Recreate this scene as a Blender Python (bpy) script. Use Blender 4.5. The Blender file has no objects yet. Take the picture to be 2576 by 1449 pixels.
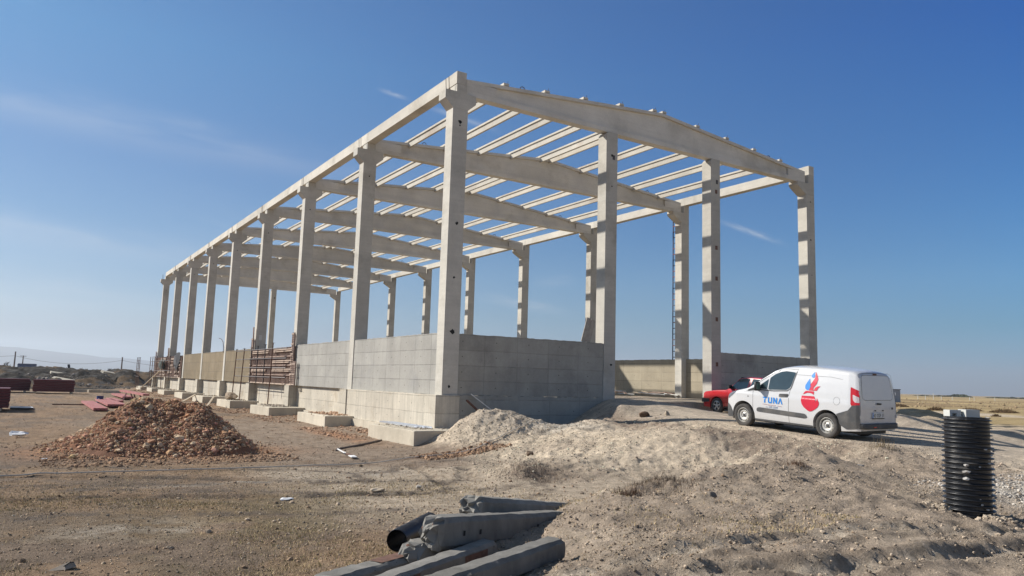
EXPOSURE = 0.6; SUN_E = 4.6; SKY_S = 0.10; AIR = 1.0; DUST = 0.5; OZONE = 1.5; SKY_SAT = 1.0; CLOUD_V = 5.2
SKY_SUNSIDE = [(0.008, (0.256, 0.335, 0.447)), (0.041, (0.274, 0.301, 0.379)), (0.074, (0.39, 0.427, 0.49)), (0.128, (0.396, 0.47, 0.537)), (0.182, (0.339, 0.463, 0.555)), (0.261, (0.33, 0.483, 0.604)), (0.383, (0.341, 0.605, 0.72)), (0.5, (0.323, 0.571, 0.734)), (0.75, (.75, .72, .62))]
SKY_FARSIDE = [(0.0076, (0.269, 0.328, 0.485)), (0.0375, (0.222, 0.401, 0.628)), (0.0786, (0.179, 0.413, 0.579)), (0.133, (0.216, 0.486, 0.687)), (0.214, (0.149, 0.468, 0.743)), (0.318, (0.101, 0.434, 0.793)), (0.414, (0.055, 0.392, 0.854)), (0.5, (0.056, 0.389, 0.84)), (0.75, (.8, .75, .62))]
HAZE = 0.00018; HAZE_C = (.80, .88, 1.0, 1); HAZE_TOP = 250
ANTI = (.95, .72, .55)
MOUNDS_ = [(15.8, -6.0, 1.3, 1.0, .42), (18.5, -4.8, 1.8, 1.2, .40), (21.5, -3.0, 2.6, 1.0, .50), (16.3, -9.0, 1.7, 1.0, .42), (14.3, -11.4, 1.0, .8, -.30)]
TR = [(-5.85, 34.0, -.82), (-5.35, 26.2, -.86), (-5.85, 31.3, -.9), (-5.75, 30.0, -.9), (-6.4, 28.5, -1.47), (-5.6, 29.2, -1.47)]
import bpy, bmesh, math, random
import numpy as np
from mathutils import Vector, Matrix
from mathutils.geometry import tessellate_polygon
R = math.radians
random.seed(7); rng = np.random.default_rng(7)
scene = bpy.context.scene
col = scene.collection

# ------------------------------------------------------------------ camera
CAM = Vector((-11.1805, -21.6151, 0.4661))
right = Vector((0.84205, -0.53862, 0.02893)); up = Vector((-0.09107, -0.08910, 0.99185)); fwd = Vector((0.53165, 0.83783, 0.12408))
cd = bpy.data.cameras.new('camera'); cam = bpy.data.objects.new('camera', cd); col.objects.link(cam)
cam.matrix_world = Matrix(((right.x, up.x, -fwd.x, CAM.x), (right.y, up.y, -fwd.y, CAM.y), (right.z, up.z, -fwd.z, CAM.z), (0, 0, 0, 1)))
cd.sensor_width = 36; cd.lens = 26.472; cd.clip_start = 0.1; cd.clip_end = 60000
scene.camera = cam
scene.view_settings.view_transform = 'Standard'; scene.view_settings.look = 'None'
scene.view_settings.gamma = 1; scene.view_settings.exposure = EXPOSURE
scene.view_settings.use_curve_mapping = False

# ------------------------------------------------------------------ sun and sky
SUNV = Vector((-1.0, 1.05, 0.976)).normalized()           # towards the sun
sl = bpy.data.lights.new('sun', 'SUN'); sl.energy = SUN_E; sl.angle = R(0.55); sl.color = (1.0, 0.945, 0.86)
so = bpy.data.objects.new('sun', sl); col.objects.link(so)
so.rotation_euler = SUNV.to_track_quat('Z', 'Y').to_euler(); so.location = (-30, 30, 40)

world = bpy.data.worlds.new('World'); scene.world = world; world.use_nodes = True
nt = world.node_tree; nt.nodes.clear()
def N(nt, t, **kw):
    n = nt.nodes.new(t)
    for k, v in kw.items(): setattr(n, k, v)
    return n
def L(nt, a, b): nt.links.new(a, b)
def mth(nt, op, a, b=None, c=None, clamp=False):
    n = N(nt, 'ShaderNodeMath', operation=op, use_clamp=clamp)
    for i, v in enumerate((a, b, c)):
        if v is None: continue
        if isinstance(v, (int, float)): n.inputs[i].default_value = v
        else: L(nt, v, n.inputs[i])
    return n.outputs[0]
wo = N(nt, 'ShaderNodeOutputWorld'); bg = N(nt, 'ShaderNodeBackground'); bg.inputs[1].default_value = SKY_S
sky = N(nt, 'ShaderNodeTexSky', sky_type='NISHITA'); sky.sun_disc = False
sky.sun_elevation = math.asin(SUNV.z); sky.sun_rotation = math.atan2(SUNV.x, SUNV.y)
sky.altitude = 1000; sky.air_density = AIR; sky.dust_density = DUST; sky.ozone_density = OZONE
tc = N(nt, 'ShaderNodeTexCoord')
nrm = N(nt, 'ShaderNodeVectorMath', operation='NORMALIZE'); L(nt, tc.outputs['Generated'], nrm.inputs[0])
def pixdir(x, y):                                          # direction of a spot in the sky (2576-wide picture)
    F = 3011.9 / 4096 * 2576
    return (fwd + right * ((x - 1288) / F) + up * ((724.5 - y) / F)).normalized()
def dot(v):
    n = N(nt, 'ShaderNodeVectorMath', operation='DOT_PRODUCT'); L(nt, nrm.outputs[0], n.inputs[0]); n.inputs[1].default_value = v
    return n.outputs['Value']
total = None
# thin cirrus streaks and short vapour trails: ends of the streak, half width (radians), strength, texture stretch
for (x0, y0, x1, y1, sv, k, ns) in ((-500, 160, 900, 440, 0.020, 0.24, 5), (-700, 470, 560, 660, 0.016, 0.24, 5), (955, 225, 1020, 248, 0.0022, 0.42, 30),
                                (1080, 270, 1240, 325, 0.0030, 0.36, 22), (1812, 556, 1955, 608, 0.0028, 0.50, 25), (1215, 748, 1420, 785, 0.006, 0.24, 18),
                                (1350, 712, 1440, 705, 0.006, 0.16, 18), (-300, 700, 420, 800, 0.035, 0.14, 6), (430, 520, 1000, 760, 0.03, 0.08, 6)):
    a, b = pixdir(x0, y0), pixdir(x1, y1)
    n_ = a.cross(b).normalized(); m_ = (a + b).normalized(); t_ = n_.cross(m_).normalized()
    half = max(abs(a.dot(t_)), 0.003)
    v = dot(n_); u = dot(t_); w = dot(m_)
    cx = N(nt, 'ShaderNodeCombineXYZ'); L(nt, mth(nt, 'MULTIPLY', u, ns), cx.inputs[0]); L(nt, mth(nt, 'MULTIPLY', v, ns * 4.5), cx.inputs[1]); cx.inputs[2].default_value = x0 * .013
    nz = N(nt, 'ShaderNodeTexNoise'); nz.inputs['Scale'].default_value = 1.6; nz.inputs['Detail'].default_value = 6; nz.inputs['Distortion'].default_value = 0.6; L(nt, cx.outputs[0], nz.inputs['Vector'])
    wob = mth(nt, 'MULTIPLY', mth(nt, 'SUBTRACT', nz.outputs[0], 0.5), sv * 1.6)
    gv = mth(nt, 'DIVIDE', mth(nt, 'ADD', v, wob), sv); gv = mth(nt, 'EXPONENT', mth(nt, 'MULTIPLY', mth(nt, 'MULTIPLY', gv, gv), -1))
    gu = mth(nt, 'DIVIDE', u, half); gu = mth(nt, 'POWER', mth(nt, 'ABSOLUTE', gu), 3.0); gu = mth(nt, 'EXPONENT', mth(nt, 'MULTIPLY', gu, -1.2))
    fr = mth(nt, 'GREATER_THAN', w, 0.0)
    s = mth(nt, 'MULTIPLY', mth(nt, 'MULTIPLY', gv, gu), mth(nt, 'MULTIPLY', mth(nt, 'MULTIPLY_ADD', nz.outputs[0], 1.5, -0.2, clamp=True), k))
    s = mth(nt, 'MULTIPLY', s, fr)
    total = s if total is None else mth(nt, 'ADD', total, s)
mx = N(nt, 'ShaderNodeMix', data_type='RGBA'); L(nt, mth(nt, 'MINIMUM', total, 0.6), mx.inputs[0])
hs = N(nt, 'ShaderNodeHueSaturation'); hs.inputs['Saturation'].default_value = SKY_SAT; L(nt, sky.outputs[0], hs.inputs['Color'])
# the air of that day: clearer and deeper blue away from the sun, paler towards it (by height above the horizon)
sz = N(nt, 'ShaderNodeSeparateXYZ'); L(nt, nrm.outputs[0], sz.inputs[0]); zz_ = sz.outputs[2]
def ramp(tab):
    r_ = N(nt, 'ShaderNodeValToRGB'); r_.color_ramp.interpolation = 'LINEAR'
    for i, (z_, c_) in enumerate(tab):
        e_ = r_.color_ramp.elements[i] if i < 2 else r_.color_ramp.elements.new(z_)
        e_.position = z_; e_.color = (*c_, 1)
    L(nt, zz_, r_.inputs[0]); return r_.outputs[0]
cl_ = ramp(SKY_SUNSIDE); cr_ = ramp(SKY_FARSIDE)
hd = N(nt, 'ShaderNodeVectorMath', operation='MULTIPLY'); L(nt, nrm.outputs[0], hd.inputs[0]); hd.inputs[1].default_value = (1, 1, 0)
hn = N(nt, 'ShaderNodeVectorMath', operation='NORMALIZE'); L(nt, hd.outputs[0], hn.inputs[0])
hx_ = N(nt, 'ShaderNodeVectorMath', operation='DOT_PRODUCT'); L(nt, hn.outputs[0], hx_.inputs[0]); hx_.inputs[1].default_value = Vector((SUNV.x, SUNV.y, 0)).normalized()
tt_ = mth(nt, 'POWER', mth(nt, 'DIVIDE', mth(nt, 'ADD', hx_.outputs['Value'], .35), 1.10, clamp=True), .8)
mc = N(nt, 'ShaderNodeMix', data_type='RGBA'); L(nt, tt_, mc.inputs[0]); L(nt, cr_, mc.inputs[6]); L(nt, cl_, mc.inputs[7])
# low sky opposite the sun, unseen behind the camera, brightened to fill the shaded faces
an_ = mth(nt, 'DIVIDE', mth(nt, 'SUBTRACT', -.38, hx_.outputs['Value']), .5, clamp=True)
an_ = mth(nt, 'MULTIPLY', an_, mth(nt, 'SUBTRACT', 1.15, mth(nt, 'MULTIPLY', zz_, 1.4), clamp=True))
sc2 = N(nt, 'ShaderNodeMix', data_type='RGBA'); L(nt, an_, sc2.inputs[0]); L(nt, mc.outputs[2], sc2.inputs[6]); sc2.inputs[7].default_value = (*ANTI, 1)
mm = N(nt, 'ShaderNodeMix', data_type='RGBA'); mm.blend_type = 'MULTIPLY'; mm.inputs[0].default_value = 1; L(nt, hs.outputs[0], mm.inputs[6]); L(nt, sc2.outputs[2], mm.inputs[7])
L(nt, mm.outputs[2], mx.inputs[6]); mx.inputs[7].default_value = (CLOUD_V, CLOUD_V, CLOUD_V * 1.02, 1)
L(nt, mx.outputs[2], bg.inputs[0]); L(nt, bg.outputs[0], wo.inputs[0])

# ------------------------------------------------------------------ helpers
def tag(o, label=None, cat=None, group=None, kind=None):
    if label: o['label'] = label
    if cat: o['category'] = cat
    if group: o['group'] = group
    if kind: o['kind'] = kind
    elif cat and 'kind' not in o: o['kind'] = 'thing'
    return o
def thing(name, label, cat, loc=(0, 0, 0), rot=(0, 0, 0), group=None):
    o = bpy.data.objects.new(name, None); col.objects.link(o); o.location = loc; o.rotation_euler = rot
    o.empty_display_size = 0.2
    return tag(o, label, cat, group)
def copy_tree(o, parent=None):
    c = o.copy(); col.objects.link(c)
    if parent is not None: c.parent = parent
    for ch in list(kids.get(o.name, [])):
        d = copy_tree(ch, c); kids.setdefault(c.name, []).append(d)
    return c
kids = {}
class MB:
    def __init__(s): s.v = []; s.f = []
    def add(s, vs, fs):
        n = len(s.v); s.v += [tuple(v) for v in vs]; s.f += [tuple(i + n for i in f) for f in fs]; return s
    def box(s, x0, x1, y0, y1, z0, z1):
        return s.add([(x0, y0, z0), (x1, y0, z0), (x1, y1, z0), (x0, y1, z0), (x0, y0, z1), (x1, y0, z1), (x1, y1, z1), (x0, y1, z1)],
                     [(0, 3, 2, 1), (4, 5, 6, 7), (0, 1, 5, 4), (1, 2, 6, 5), (2, 3, 7, 6), (3, 0, 4, 7)])
    def bar(s, p0, p1, w, h, upv=(0, 0, 1), taper=1.0):
        p0, p1 = Vector(p0), Vector(p1); d = (p1 - p0).normalized(); u = Vector(upv)
        if abs(d.dot(u)) > .98: u = Vector((1, 0, 0))
        a = d.cross(u).normalized(); b = a.cross(d).normalized()
        vs = []
        for p, k in ((p0, 1), (p1, taper)):
            for (i, j) in ((-1, -1), (1, -1), (1, 1), (-1, 1)): vs.append(p + a * (i * w * k / 2) + b * (j * h * k / 2))
        return s.add(vs, [(0, 1, 2, 3), (7, 6, 5, 4), (0, 4, 5, 1), (1, 5, 6, 2), (2, 6, 7, 3), (3, 7, 4, 0)])
    def tube(s, pts, r, n=8, cap=True):
        pts = [Vector(p) for p in pts]; rings = []
        rr = r if isinstance(r, (list, tuple)) else [r] * len(pts)
        a = None
        for i, p in enumerate(pts):
            d = (pts[min(i + 1, len(pts) - 1)] - pts[max(i - 1, 0)]).normalized()
            if a is None:
                u = Vector((0, 0, 1)) if abs(d.z) < .9 else Vector((1, 0, 0)); a = d.cross(u).normalized()
            else: a = (a - d * a.dot(d)).normalized()
            b = d.cross(a)
            rings.append([p + (a * math.cos(t) + b * math.sin(t)) * rr[i] for t in [2 * math.pi * k / n for k in range(n)]])
        vs = [v for rg in rings for v in rg]; fs = []
        for i in range(len(pts) - 1):
            for k in range(n):
                k2 = (k + 1) % n; fs.append((i * n + k, i * n + k2, (i + 1) * n + k2, (i + 1) * n + k))
        if cap: fs += [tuple(range(n))[::-1], tuple((len(pts) - 1) * n + k for k in range(n))]
        return s.add(vs, fs)
    def prism(s, poly, h0, h1, axis='y'):
        """poly of (a,b) extruded; axis y: (a,h,b); axis x: (h,a,b); axis z: (a,b,h)"""
        m = {'y': lambda a, b, h: (a, h, b), 'x': lambda a, b, h: (h, a, b), 'z': lambda a, b, h: (a, b, h)}[axis]
        n = len(poly); vs = [m(a, b, h0) for a, b in poly] + [m(a, b, h1) for a, b in poly]
        fs = [tuple(range(n)), tuple(range(2 * n - 1, n - 1, -1))] + [(i, i + n, (i + 1) % n + n, (i + 1) % n) for i in range(n)]
        return s.add(vs, fs)
    def lathe(s, prof, n=32, axis='z', c=(0, 0, 0), closed=False):
        vs = []; c = Vector(c)
        for (r, h) in prof:
            for k in range(n):
                t = 2 * math.pi * k / n; a, b = r * math.cos(t), r * math.sin(t)
                vs.append(c + Vector({'z': (a, b, h), 'y': (a, h, b), 'x': (h, a, b)}[axis]))
        fs = []
        m = len(prof)
        for i in range(m if closed else m - 1):
            j = (i + 1) % m
            for k in range(n):
                k2 = (k + 1) % n; fs.append((i * n + k, i * n + k2, j * n + k2, j * n + k))
        return s.add(vs, fs)
    def build(s, name, mat, parent=None, loc=None, rot=None, smooth=False, angle=35, bevel=0, fixn=True, mats=None):
        me = bpy.data.meshes.new(name); me.from_pydata(s.v, [], s.f)
        if fixn or bevel:
            bm = bmesh.new(); bm.from_mesh(me)
            if fixn: bmesh.ops.recalc_face_normals(bm, faces=bm.faces)
            if bevel:
                es = [e for e in bm.edges if e.is_manifold and e.calc_face_angle(0) > .5]
                bmesh.ops.bevel(bm, geom=es, offset=bevel, segments=1, affect='EDGES', profile=.5)
            bm.to_mesh(me); bm.free()
        me.materials.append(mat)
        if smooth:
            me.polygons.foreach_set('use_smooth', [True] * len(me.polygons))
            try: me.set_sharp_from_angle(angle=R(angle))
            except Exception: pass
        o = bpy.data.objects.new(name, me); col.objects.link(o)
        if loc: o.location = loc
        if rot: o.rotation_euler = rot
        if parent is not None: o.parent = parent; kids.setdefault(parent.name, []).append(o)
        return o
def np_mesh(name, V, Fc, mat, nper, smooth=False, attrs=None, parent=None):
    """V (n,3) array, Fc (m,nper) array"""
    me = bpy.data.meshes.new(name)
    me.vertices.add(len(V)); me.vertices.foreach_set('co', np.ascontiguousarray(V, dtype=np.float32).ravel())
    m = len(Fc); me.loops.add(m * nper); me.loops.foreach_set('vertex_index', np.ascontiguousarray(Fc, dtype=np.int32).ravel())
    me.polygons.add(m); me.polygons.foreach_set('loop_start', np.arange(0, m * nper, nper, dtype=np.int32))
    me.polygons.foreach_set('use_smooth', np.full(m, smooth, dtype=bool))
    me.update(calc_edges=True); me.validate()
    if attrs:
        for k, a in attrs.items():
            at = me.color_attributes.new(k, 'FLOAT_COLOR', 'POINT')
            at.data.foreach_set('color', np.concatenate([a, np.ones((len(a), 1))], 1).astype(np.float32).ravel())
    me.materials.append(mat)
    o = bpy.data.objects.new(name, me); col.objects.link(o)
    if parent is not None: o.parent = parent; kids.setdefault(parent.name, []).append(o)
    return o

# ------------------------------------------------------------------ materials
def mat(name, base, rough=0.8, metal=0.0, var=0.12, scale=3.0, bump=0.0, bscale=40, stretch=(1, 1, 1), dirt=None, dirt_amt=0.5, coat=0.0, spec=0.5, coords='Object'):
    m = bpy.data.materials.new(name); m.use_nodes = True; nt = m.node_tree; p = nt.nodes['Principled BSDF']
    p.inputs['Roughness'].default_value = rough; p.inputs['Metallic'].default_value = metal
    p.inputs['Specular IOR Level'].default_value = spec; p.inputs['Coat Weight'].default_value = coat
    if coat: p.inputs['Coat Roughness'].default_value = 0.06
    tc = N(nt, 'ShaderNodeTexCoord'); mp = N(nt, 'ShaderNodeMapping'); mp.inputs['Scale'].default_value = stretch
    L(nt, tc.outputs[coords], mp.inputs[0])
    nz = N(nt, 'ShaderNodeTexNoise'); nz.inputs['Scale'].default_value = scale; nz.inputs['Detail'].default_value = 7; nz.inputs['Roughness'].default_value = .62
    L(nt, mp.outputs[0], nz.inputs['Vector'])
    cr = N(nt, 'ShaderNodeValToRGB'); c = Vector(base)
    cr.color_ramp.elements[0].position = .28; cr.color_ramp.elements[1].position = .72
    cr.color_ramp.elements[0].color = (*(c * (1 - var)), 1); cr.color_ramp.elements[1].color = (*[min(1, x * (1 + var)) for x in c], 1)
    L(nt, nz.outputs[0], cr.inputs[0]); out = cr.outputs[0]
    if dirt:
        n2 = N(nt, 'ShaderNodeTexNoise'); n2.inputs['Scale'].default_value = scale * .45; n2.inputs['Detail'].default_value = 9; n2.inputs['Roughness'].default_value = .7
        L(nt, mp.outputs[0], n2.inputs['Vector'])
        k = mth(nt, 'MULTIPLY', mth(nt, 'MULTIPLY_ADD', n2.outputs[0], 5.0, -2.6, clamp=True), dirt_amt)
        mx = N(nt, 'ShaderNodeMix', data_type='RGBA'); L(nt, k, mx.inputs[0]); L(nt, out, mx.inputs[6]); mx.inputs[7].default_value = (*dirt, 1); out = mx.outputs[2]
    L(nt, out, p.inputs['Base Color'])
    if bump:
        nb = N(nt, 'ShaderNodeTexNoise'); nb.inputs['Scale'].default_value = bscale; nb.inputs['Detail'].default_value = 5; L(nt, tc.outputs[coords], nb.inputs['Vector'])
        b = N(nt, 'ShaderNodeBump'); b.inputs['Strength'].default_value = bump; b.inputs['Distance'].default_value = .01; L(nt, nb.outputs[0], b.inputs['Height']); L(nt, b.outputs[0], p.inputs['Normal'])
    return m

def concrete(name, base, tone=(1, 1, 1), grid=None, streak=(6, 6, .5), streak_amt=.16, stain=.35, pits=.5, rough=.88, stain_col=None, holes=None, joint=.66):
    """cast concrete: clouding, streaks, stains, air pits; grid=(w,h) draws the joints left by the form panels in the object's XZ"""
    m = bpy.data.materials.new(name); m.use_nodes = True; nt = m.node_tree; p = nt.nodes['Principled BSDF']
    p.inputs['Roughness'].default_value = rough; p.inputs['Specular IOR Level'].default_value = .3
    tc = N(nt, 'ShaderNodeTexCoord'); oi = N(nt, 'ShaderNodeObjectInfo')
    va = N(nt, 'ShaderNodeVectorMath', operation='ADD'); L(nt, tc.outputs['Object'], va.inputs[0])
    sc = N(nt, 'ShaderNodeVectorMath', operation='SCALE'); cb = N(nt, 'ShaderNodeCombineXYZ')
    for i in range(3): L(nt, oi.outputs['Random'], cb.inputs[i])
    L(nt, cb.outputs[0], sc.inputs[0]); sc.inputs['Scale'].default_value = 37.0; L(nt, sc.outputs[0], va.inputs[1]); vec = va.outputs[0]
    def noise(scale, det=6, rgh=.6, st=None):
        n = N(nt, 'ShaderNodeTexNoise'); n.inputs['Scale'].default_value = scale; n.inputs['Detail'].default_value = det; n.inputs['Roughness'].default_value = rgh
        if st:
            mp = N(nt, 'ShaderNodeMapping'); mp.inputs['Scale'].default_value = st; L(nt, vec, mp.inputs[0]); L(nt, mp.outputs[0], n.inputs['Vector'])
        else: L(nt, vec, n.inputs['Vector'])
        return n.outputs[0]
    b = Vector(base)
    val = mth(nt, 'MULTIPLY_ADD', noise(.9), .60, .70)                                  # broad clouding
    val = mth(nt, 'MULTIPLY', val, mth(nt, 'MULTIPLY_ADD', noise(1.0, 4, .6, streak), streak_amt * 2, 1 - streak_amt))
    val = mth(nt, 'MULTIPLY', val, mth(nt, 'MULTIPLY_ADD', noise(14, 6, .75), .30, .85))
    hgt = noise(45, 5, .7)
    if pits:
        vo = N(nt, 'ShaderNodeTexVoronoi'); vo.inputs['Scale'].default_value = 11; L(nt, vec, vo.inputs['Vector'])
        pk = mth(nt, 'LESS_THAN', vo.outputs['Distance'], .075)
        pk = mth(nt, 'MULTIPLY', pk, mth(nt, 'GREATER_THAN', noise(3.1, 2), .53))
        val = mth(nt, 'MULTIPLY', val, mth(nt, 'MULTIPLY_ADD', pk, -pits, 1))
        hgt = mth(nt, 'MULTIPLY_ADD', pk, -1.5, hgt)
    if grid:
        w, h = grid
        sx = N(nt, 'ShaderNodeSeparateXYZ'); L(nt, tc.outputs['Object'], sx.inputs[0])
        cx = N(nt, 'ShaderNodeCombineXYZ'); L(nt, mth(nt, 'ADD', sx.outputs[0], .31), cx.inputs[0]); L(nt, mth(nt, 'ADD', sx.outputs[2], .03), cx.inputs[1])
        wob = mth(nt, 'MULTIPLY_ADD', noise(2.0, 3), .02, 0); 
        br = N(nt, 'ShaderNodeTexBrick'); br.offset = 0; br.squash = 1
        br.inputs['Scale'].default_value = 1; br.inputs['Brick Width'].default_value = w; br.inputs['Row Height'].default_value = h
        br.inputs['Mortar Size'].default_value = .016; br.inputs['Mortar Smooth'].default_value = .3
        br.inputs['Color1'].default_value = (.90, .90, .91, 1); br.inputs['Color2'].default_value = (1.09, 1.08, 1.06, 1); br.inputs['Mortar'].default_value = (joint, joint * .985, joint * .955, 1)
        ad = N(nt, 'ShaderNodeVectorMath', operation='ADD'); L(nt, cx.outputs[0], ad.inputs[0])
        cw = N(nt, 'ShaderNodeCombineXYZ'); L(nt, wob, cw.inputs[0]); L(nt, wob, cw.inputs[1]); L(nt, cw.outputs[0], ad.inputs[1]); L(nt, ad.outputs[0], br.inputs['Vector'])
        # joints come and go
        jm = N(nt, 'ShaderNodeMix', data_type='FLOAT'); L(nt, mth(nt, 'MULTIPLY_ADD', noise(1.3, 3), 4.0, -1.2, clamp=True), jm.inputs[0])
        jm.inputs[2].default_value = 1.0; bw = N(nt, 'ShaderNodeRGBToBW'); L(nt, br.outputs[0], bw.inputs[0]); L(nt, bw.outputs[0], jm.inputs[3])
        val = mth(nt, 'MULTIPLY', val, jm.outputs[0]); hgt = mth(nt, 'MULTIPLY_ADD', br.outputs['Fac'], -2.2, hgt)
    mx = N(nt, 'ShaderNodeMix', data_type='RGBA'); mx.blend_type = 'MIX'
    n3 = noise(.55, 8, .68); k = mth(nt, 'MULTIPLY', mth(nt, 'MULTIPLY_ADD', n3, 7.0, -3.7, clamp=True), stain); L(nt, k, mx.inputs[0])
    mx.inputs[6].default_value = (*b, 1); sc_ = Vector(stain_col) if stain_col else Vector((b.x * .62, b.y * .60, b.z * .56)); mx.inputs[7].default_value = (*sc_, 1)
    ml = N(nt, 'ShaderNodeMix', data_type='RGBA'); ml.blend_type = 'MULTIPLY'; ml.inputs[0].default_value = 1
    L(nt, mx.outputs[2], ml.inputs[6]); cc = N(nt, 'ShaderNodeCombineXYZ')
    rv = mth(nt, 'MULTIPLY_ADD', oi.outputs['Random'], .17, .91)
    vv = mth(nt, 'MULTIPLY', val, rv)
    for i in range(3): L(nt, vv, cc.inputs[i])
    L(nt, cc.outputs[0], ml.inputs[7]); L(nt, ml.outputs[2], p.inputs['Base Color'])
    bp = N(nt, 'ShaderNodeBump'); bp.inputs['Strength'].default_value = .5; bp.inputs['Distance'].default_value = .008; L(nt, hgt, bp.inputs['Height']); L(nt, bp.outputs[0], p.inputs['Normal'])
    return m

M = {}
M['precast'] = concrete('precast_concrete', (.49, .465, .41), streak=(.5, .5, 9), streak_amt=.13, stain=.55, pits=.5)
M['precast_beam'] = concrete('precast_beam_concrete', (.54, .505, .44), streak=(.3, .3, 6), streak_amt=.12, stain=.6, pits=.55)
M['girder'] = concrete('girder_concrete', (.60, .57, .51), streak=(.3, .3, 6), streak_amt=.12, stain=.5, pits=.55)
M['purlin'] = concrete('purlin_concrete', (.55, .515, .445), streak=(3, .6, 3), streak_amt=.15, stain=.5, pits=.2, stain_col=(.36, .27, .20))
M['panel_grey'] = concrete('grey_wall_concrete', (.365, .352, .32), grid=(1.23, .5), streak=(5, 5, .6), streak_amt=.10, stain=.5, pits=.5, stain_col=(.26, .26, .255))
M['panel_tan'] = concrete('tan_wall_concrete', (.20, .157, .098), grid=(1.0, .66), streak=(5, 5, .5), streak_amt=.16, stain=.5, pits=.3, stain_col=(.24, .20, .14))
M['panel_side'] = concrete('side_wall_concrete', (.35, .305, .225), grid=(1.6, .5), streak=(5, 5, .5), streak_amt=.14, stain=.45, pits=.4, stain_col=(.30, .26, .19))
M['panel_front'] = concrete('front_wall_concrete', (.36, .345, .305), grid=(1.3, .5), joint=.82, streak=(4, 4, .8), streak_amt=.16, stain=.7, pits=.5, stain_col=(.24, .23, .205))
M['plinth'] = concrete('plinth_concrete', (.50, .455, .375), grid=(2.45, .55), streak=(9, 9, .4), streak_amt=.34, stain=.75, pits=.5, stain_col=(.36, .29, .20))
M['slab'] = concrete('footing_concrete', (.55, .49, .39), grid=(1.6, 3), streak=(7, 7, .8), streak_amt=.14, stain=.35, pits=.3)
M['old_concrete'] = concrete('weathered_concrete', (.20, .19, .172), streak=(7, 7, 3), streak_amt=.5, stain=.9, pits=.8, stain_col=(.12, .11, .095))
M['broken'] = concrete('broken_concrete', (.22, .21, .19), streak=(5, 5, 5), streak_amt=.3, stain=.6, pits=.5, stain_col=(.2, .2, .19))
M['rebar'] = mat('rusty_rebar', (.10, .06, .045), .8, .3, .3, 20)
M['rust'] = mat('rusted_steel', (.16, .085, .06), .8, .2, .35, 12, .3, 80)
M['steel_dark'] = mat('dark_tube_steel', (.085, .075, .075), .6, .5, .3, 8)
M['tie'] = mat('dark_hole', (.02, .02, .02), .95)
M['wood_form'] = mat('weathered_form_timber', (.33, .235, .19), .85, 0, .35, 6, .3, 60, (1, 1, 1))
M['wood_dark'] = mat('stained_form_board', (.075, .045, .035), .85, 0, .35, 5)
M['wood_pale'] = mat('pale_timber', (.50, .41, .30), .8, 0, .25, 7, .2, 50)
M['plank'] = mat('white_plank', (.62, .61, .57), .8, 0, .15, 7)
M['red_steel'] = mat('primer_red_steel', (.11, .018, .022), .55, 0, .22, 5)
M['red_steel_lit'] = mat('sunlit_dusty_primer_steel', (.36, .12, .11), .65, 0, .2, 6, dirt=(.45, .33, .28), dirt_amt=.6)  # paler copy of the primer red: sunlight worked into the colour, plus dust
M['galv'] = mat('galvanised_steel', (.62, .65, .70), .35, .7, .12, 5)
M['white_plastic'] = mat('white_plastic', (.80, .80, .80), .5, 0, .05, 5)
M['blue_plastic'] = mat('blue_plastic', (.02, .05, .19), .45, 0, .1, 5)
M['black_cloth'] = mat('black_tarpaulin', (.010, .011, .017), .75, 0, .3, 6)
M['green_cloth'] = mat('dark_green_sheet', (.035, .045, .038), .8, 0, .4, 9)
M['hdpe'] = mat('black_corrugated_plastic', (.014, .015, .018), .36, 0, .3, 6, dirt=(.20, .185, .165), dirt_amt=.6, bump=.25, bscale=30)
M['mortar'] = mat('dried_mortar', (.47, .45, .42), .95, 0, .2, 20, .6, 60)
M['grey_box'] = mat('painted_grey_box', (.50, .50, .47), .6, 0, .06, 5)
# ------------------------------------------------------------------ noise for the terrain
def _hash(ix, iy, seed):
    n = (ix.astype(np.int64) * 374761393 + iy.astype(np.int64) * 668265263 + seed * 974634777) & 0x7fffffff
    n = ((n ^ (n >> 13)) * 1274126177) & 0x7fffffff
    return ((n ^ (n >> 16)) & 0xffff) / 65535.0
def vnoise(x, y, seed=0):
    ix, iy = np.floor(x), np.floor(y); fx, fy = x - ix, y - iy
    ix = ix.astype(np.int64); iy = iy.astype(np.int64)
    ux = fx * fx * fx * (fx * (fx * 6 - 15) + 10); uy = fy * fy * fy * (fy * (fy * 6 - 15) + 10)
    a, b, c, d = _hash(ix, iy, seed), _hash(ix + 1, iy, seed), _hash(ix, iy + 1, seed), _hash(ix + 1, iy + 1, seed)
    return (a * (1 - ux) + b * ux) * (1 - uy) + (c * (1 - ux) + d * ux) * uy - .5
def fbm(x, y, f, octv, seed=0, gain=.5):
    s = 0; a = 1.0
    for o in range(octv):
        th = o * 1.1 + seed; cx, sx = math.cos(th), math.sin(th)
        s = s + a * vnoise((x * cx - y * sx) * f + 17.3 * o, (x * sx + y * cx) * f - 9.1 * o, seed + o * 13); a *= gain; f *= 2.03
    return s
def sstep(a, b, x): t = np.clip((x - a) / (b - a), 0, 1); return t * t * (3 - 2 * t)

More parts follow.
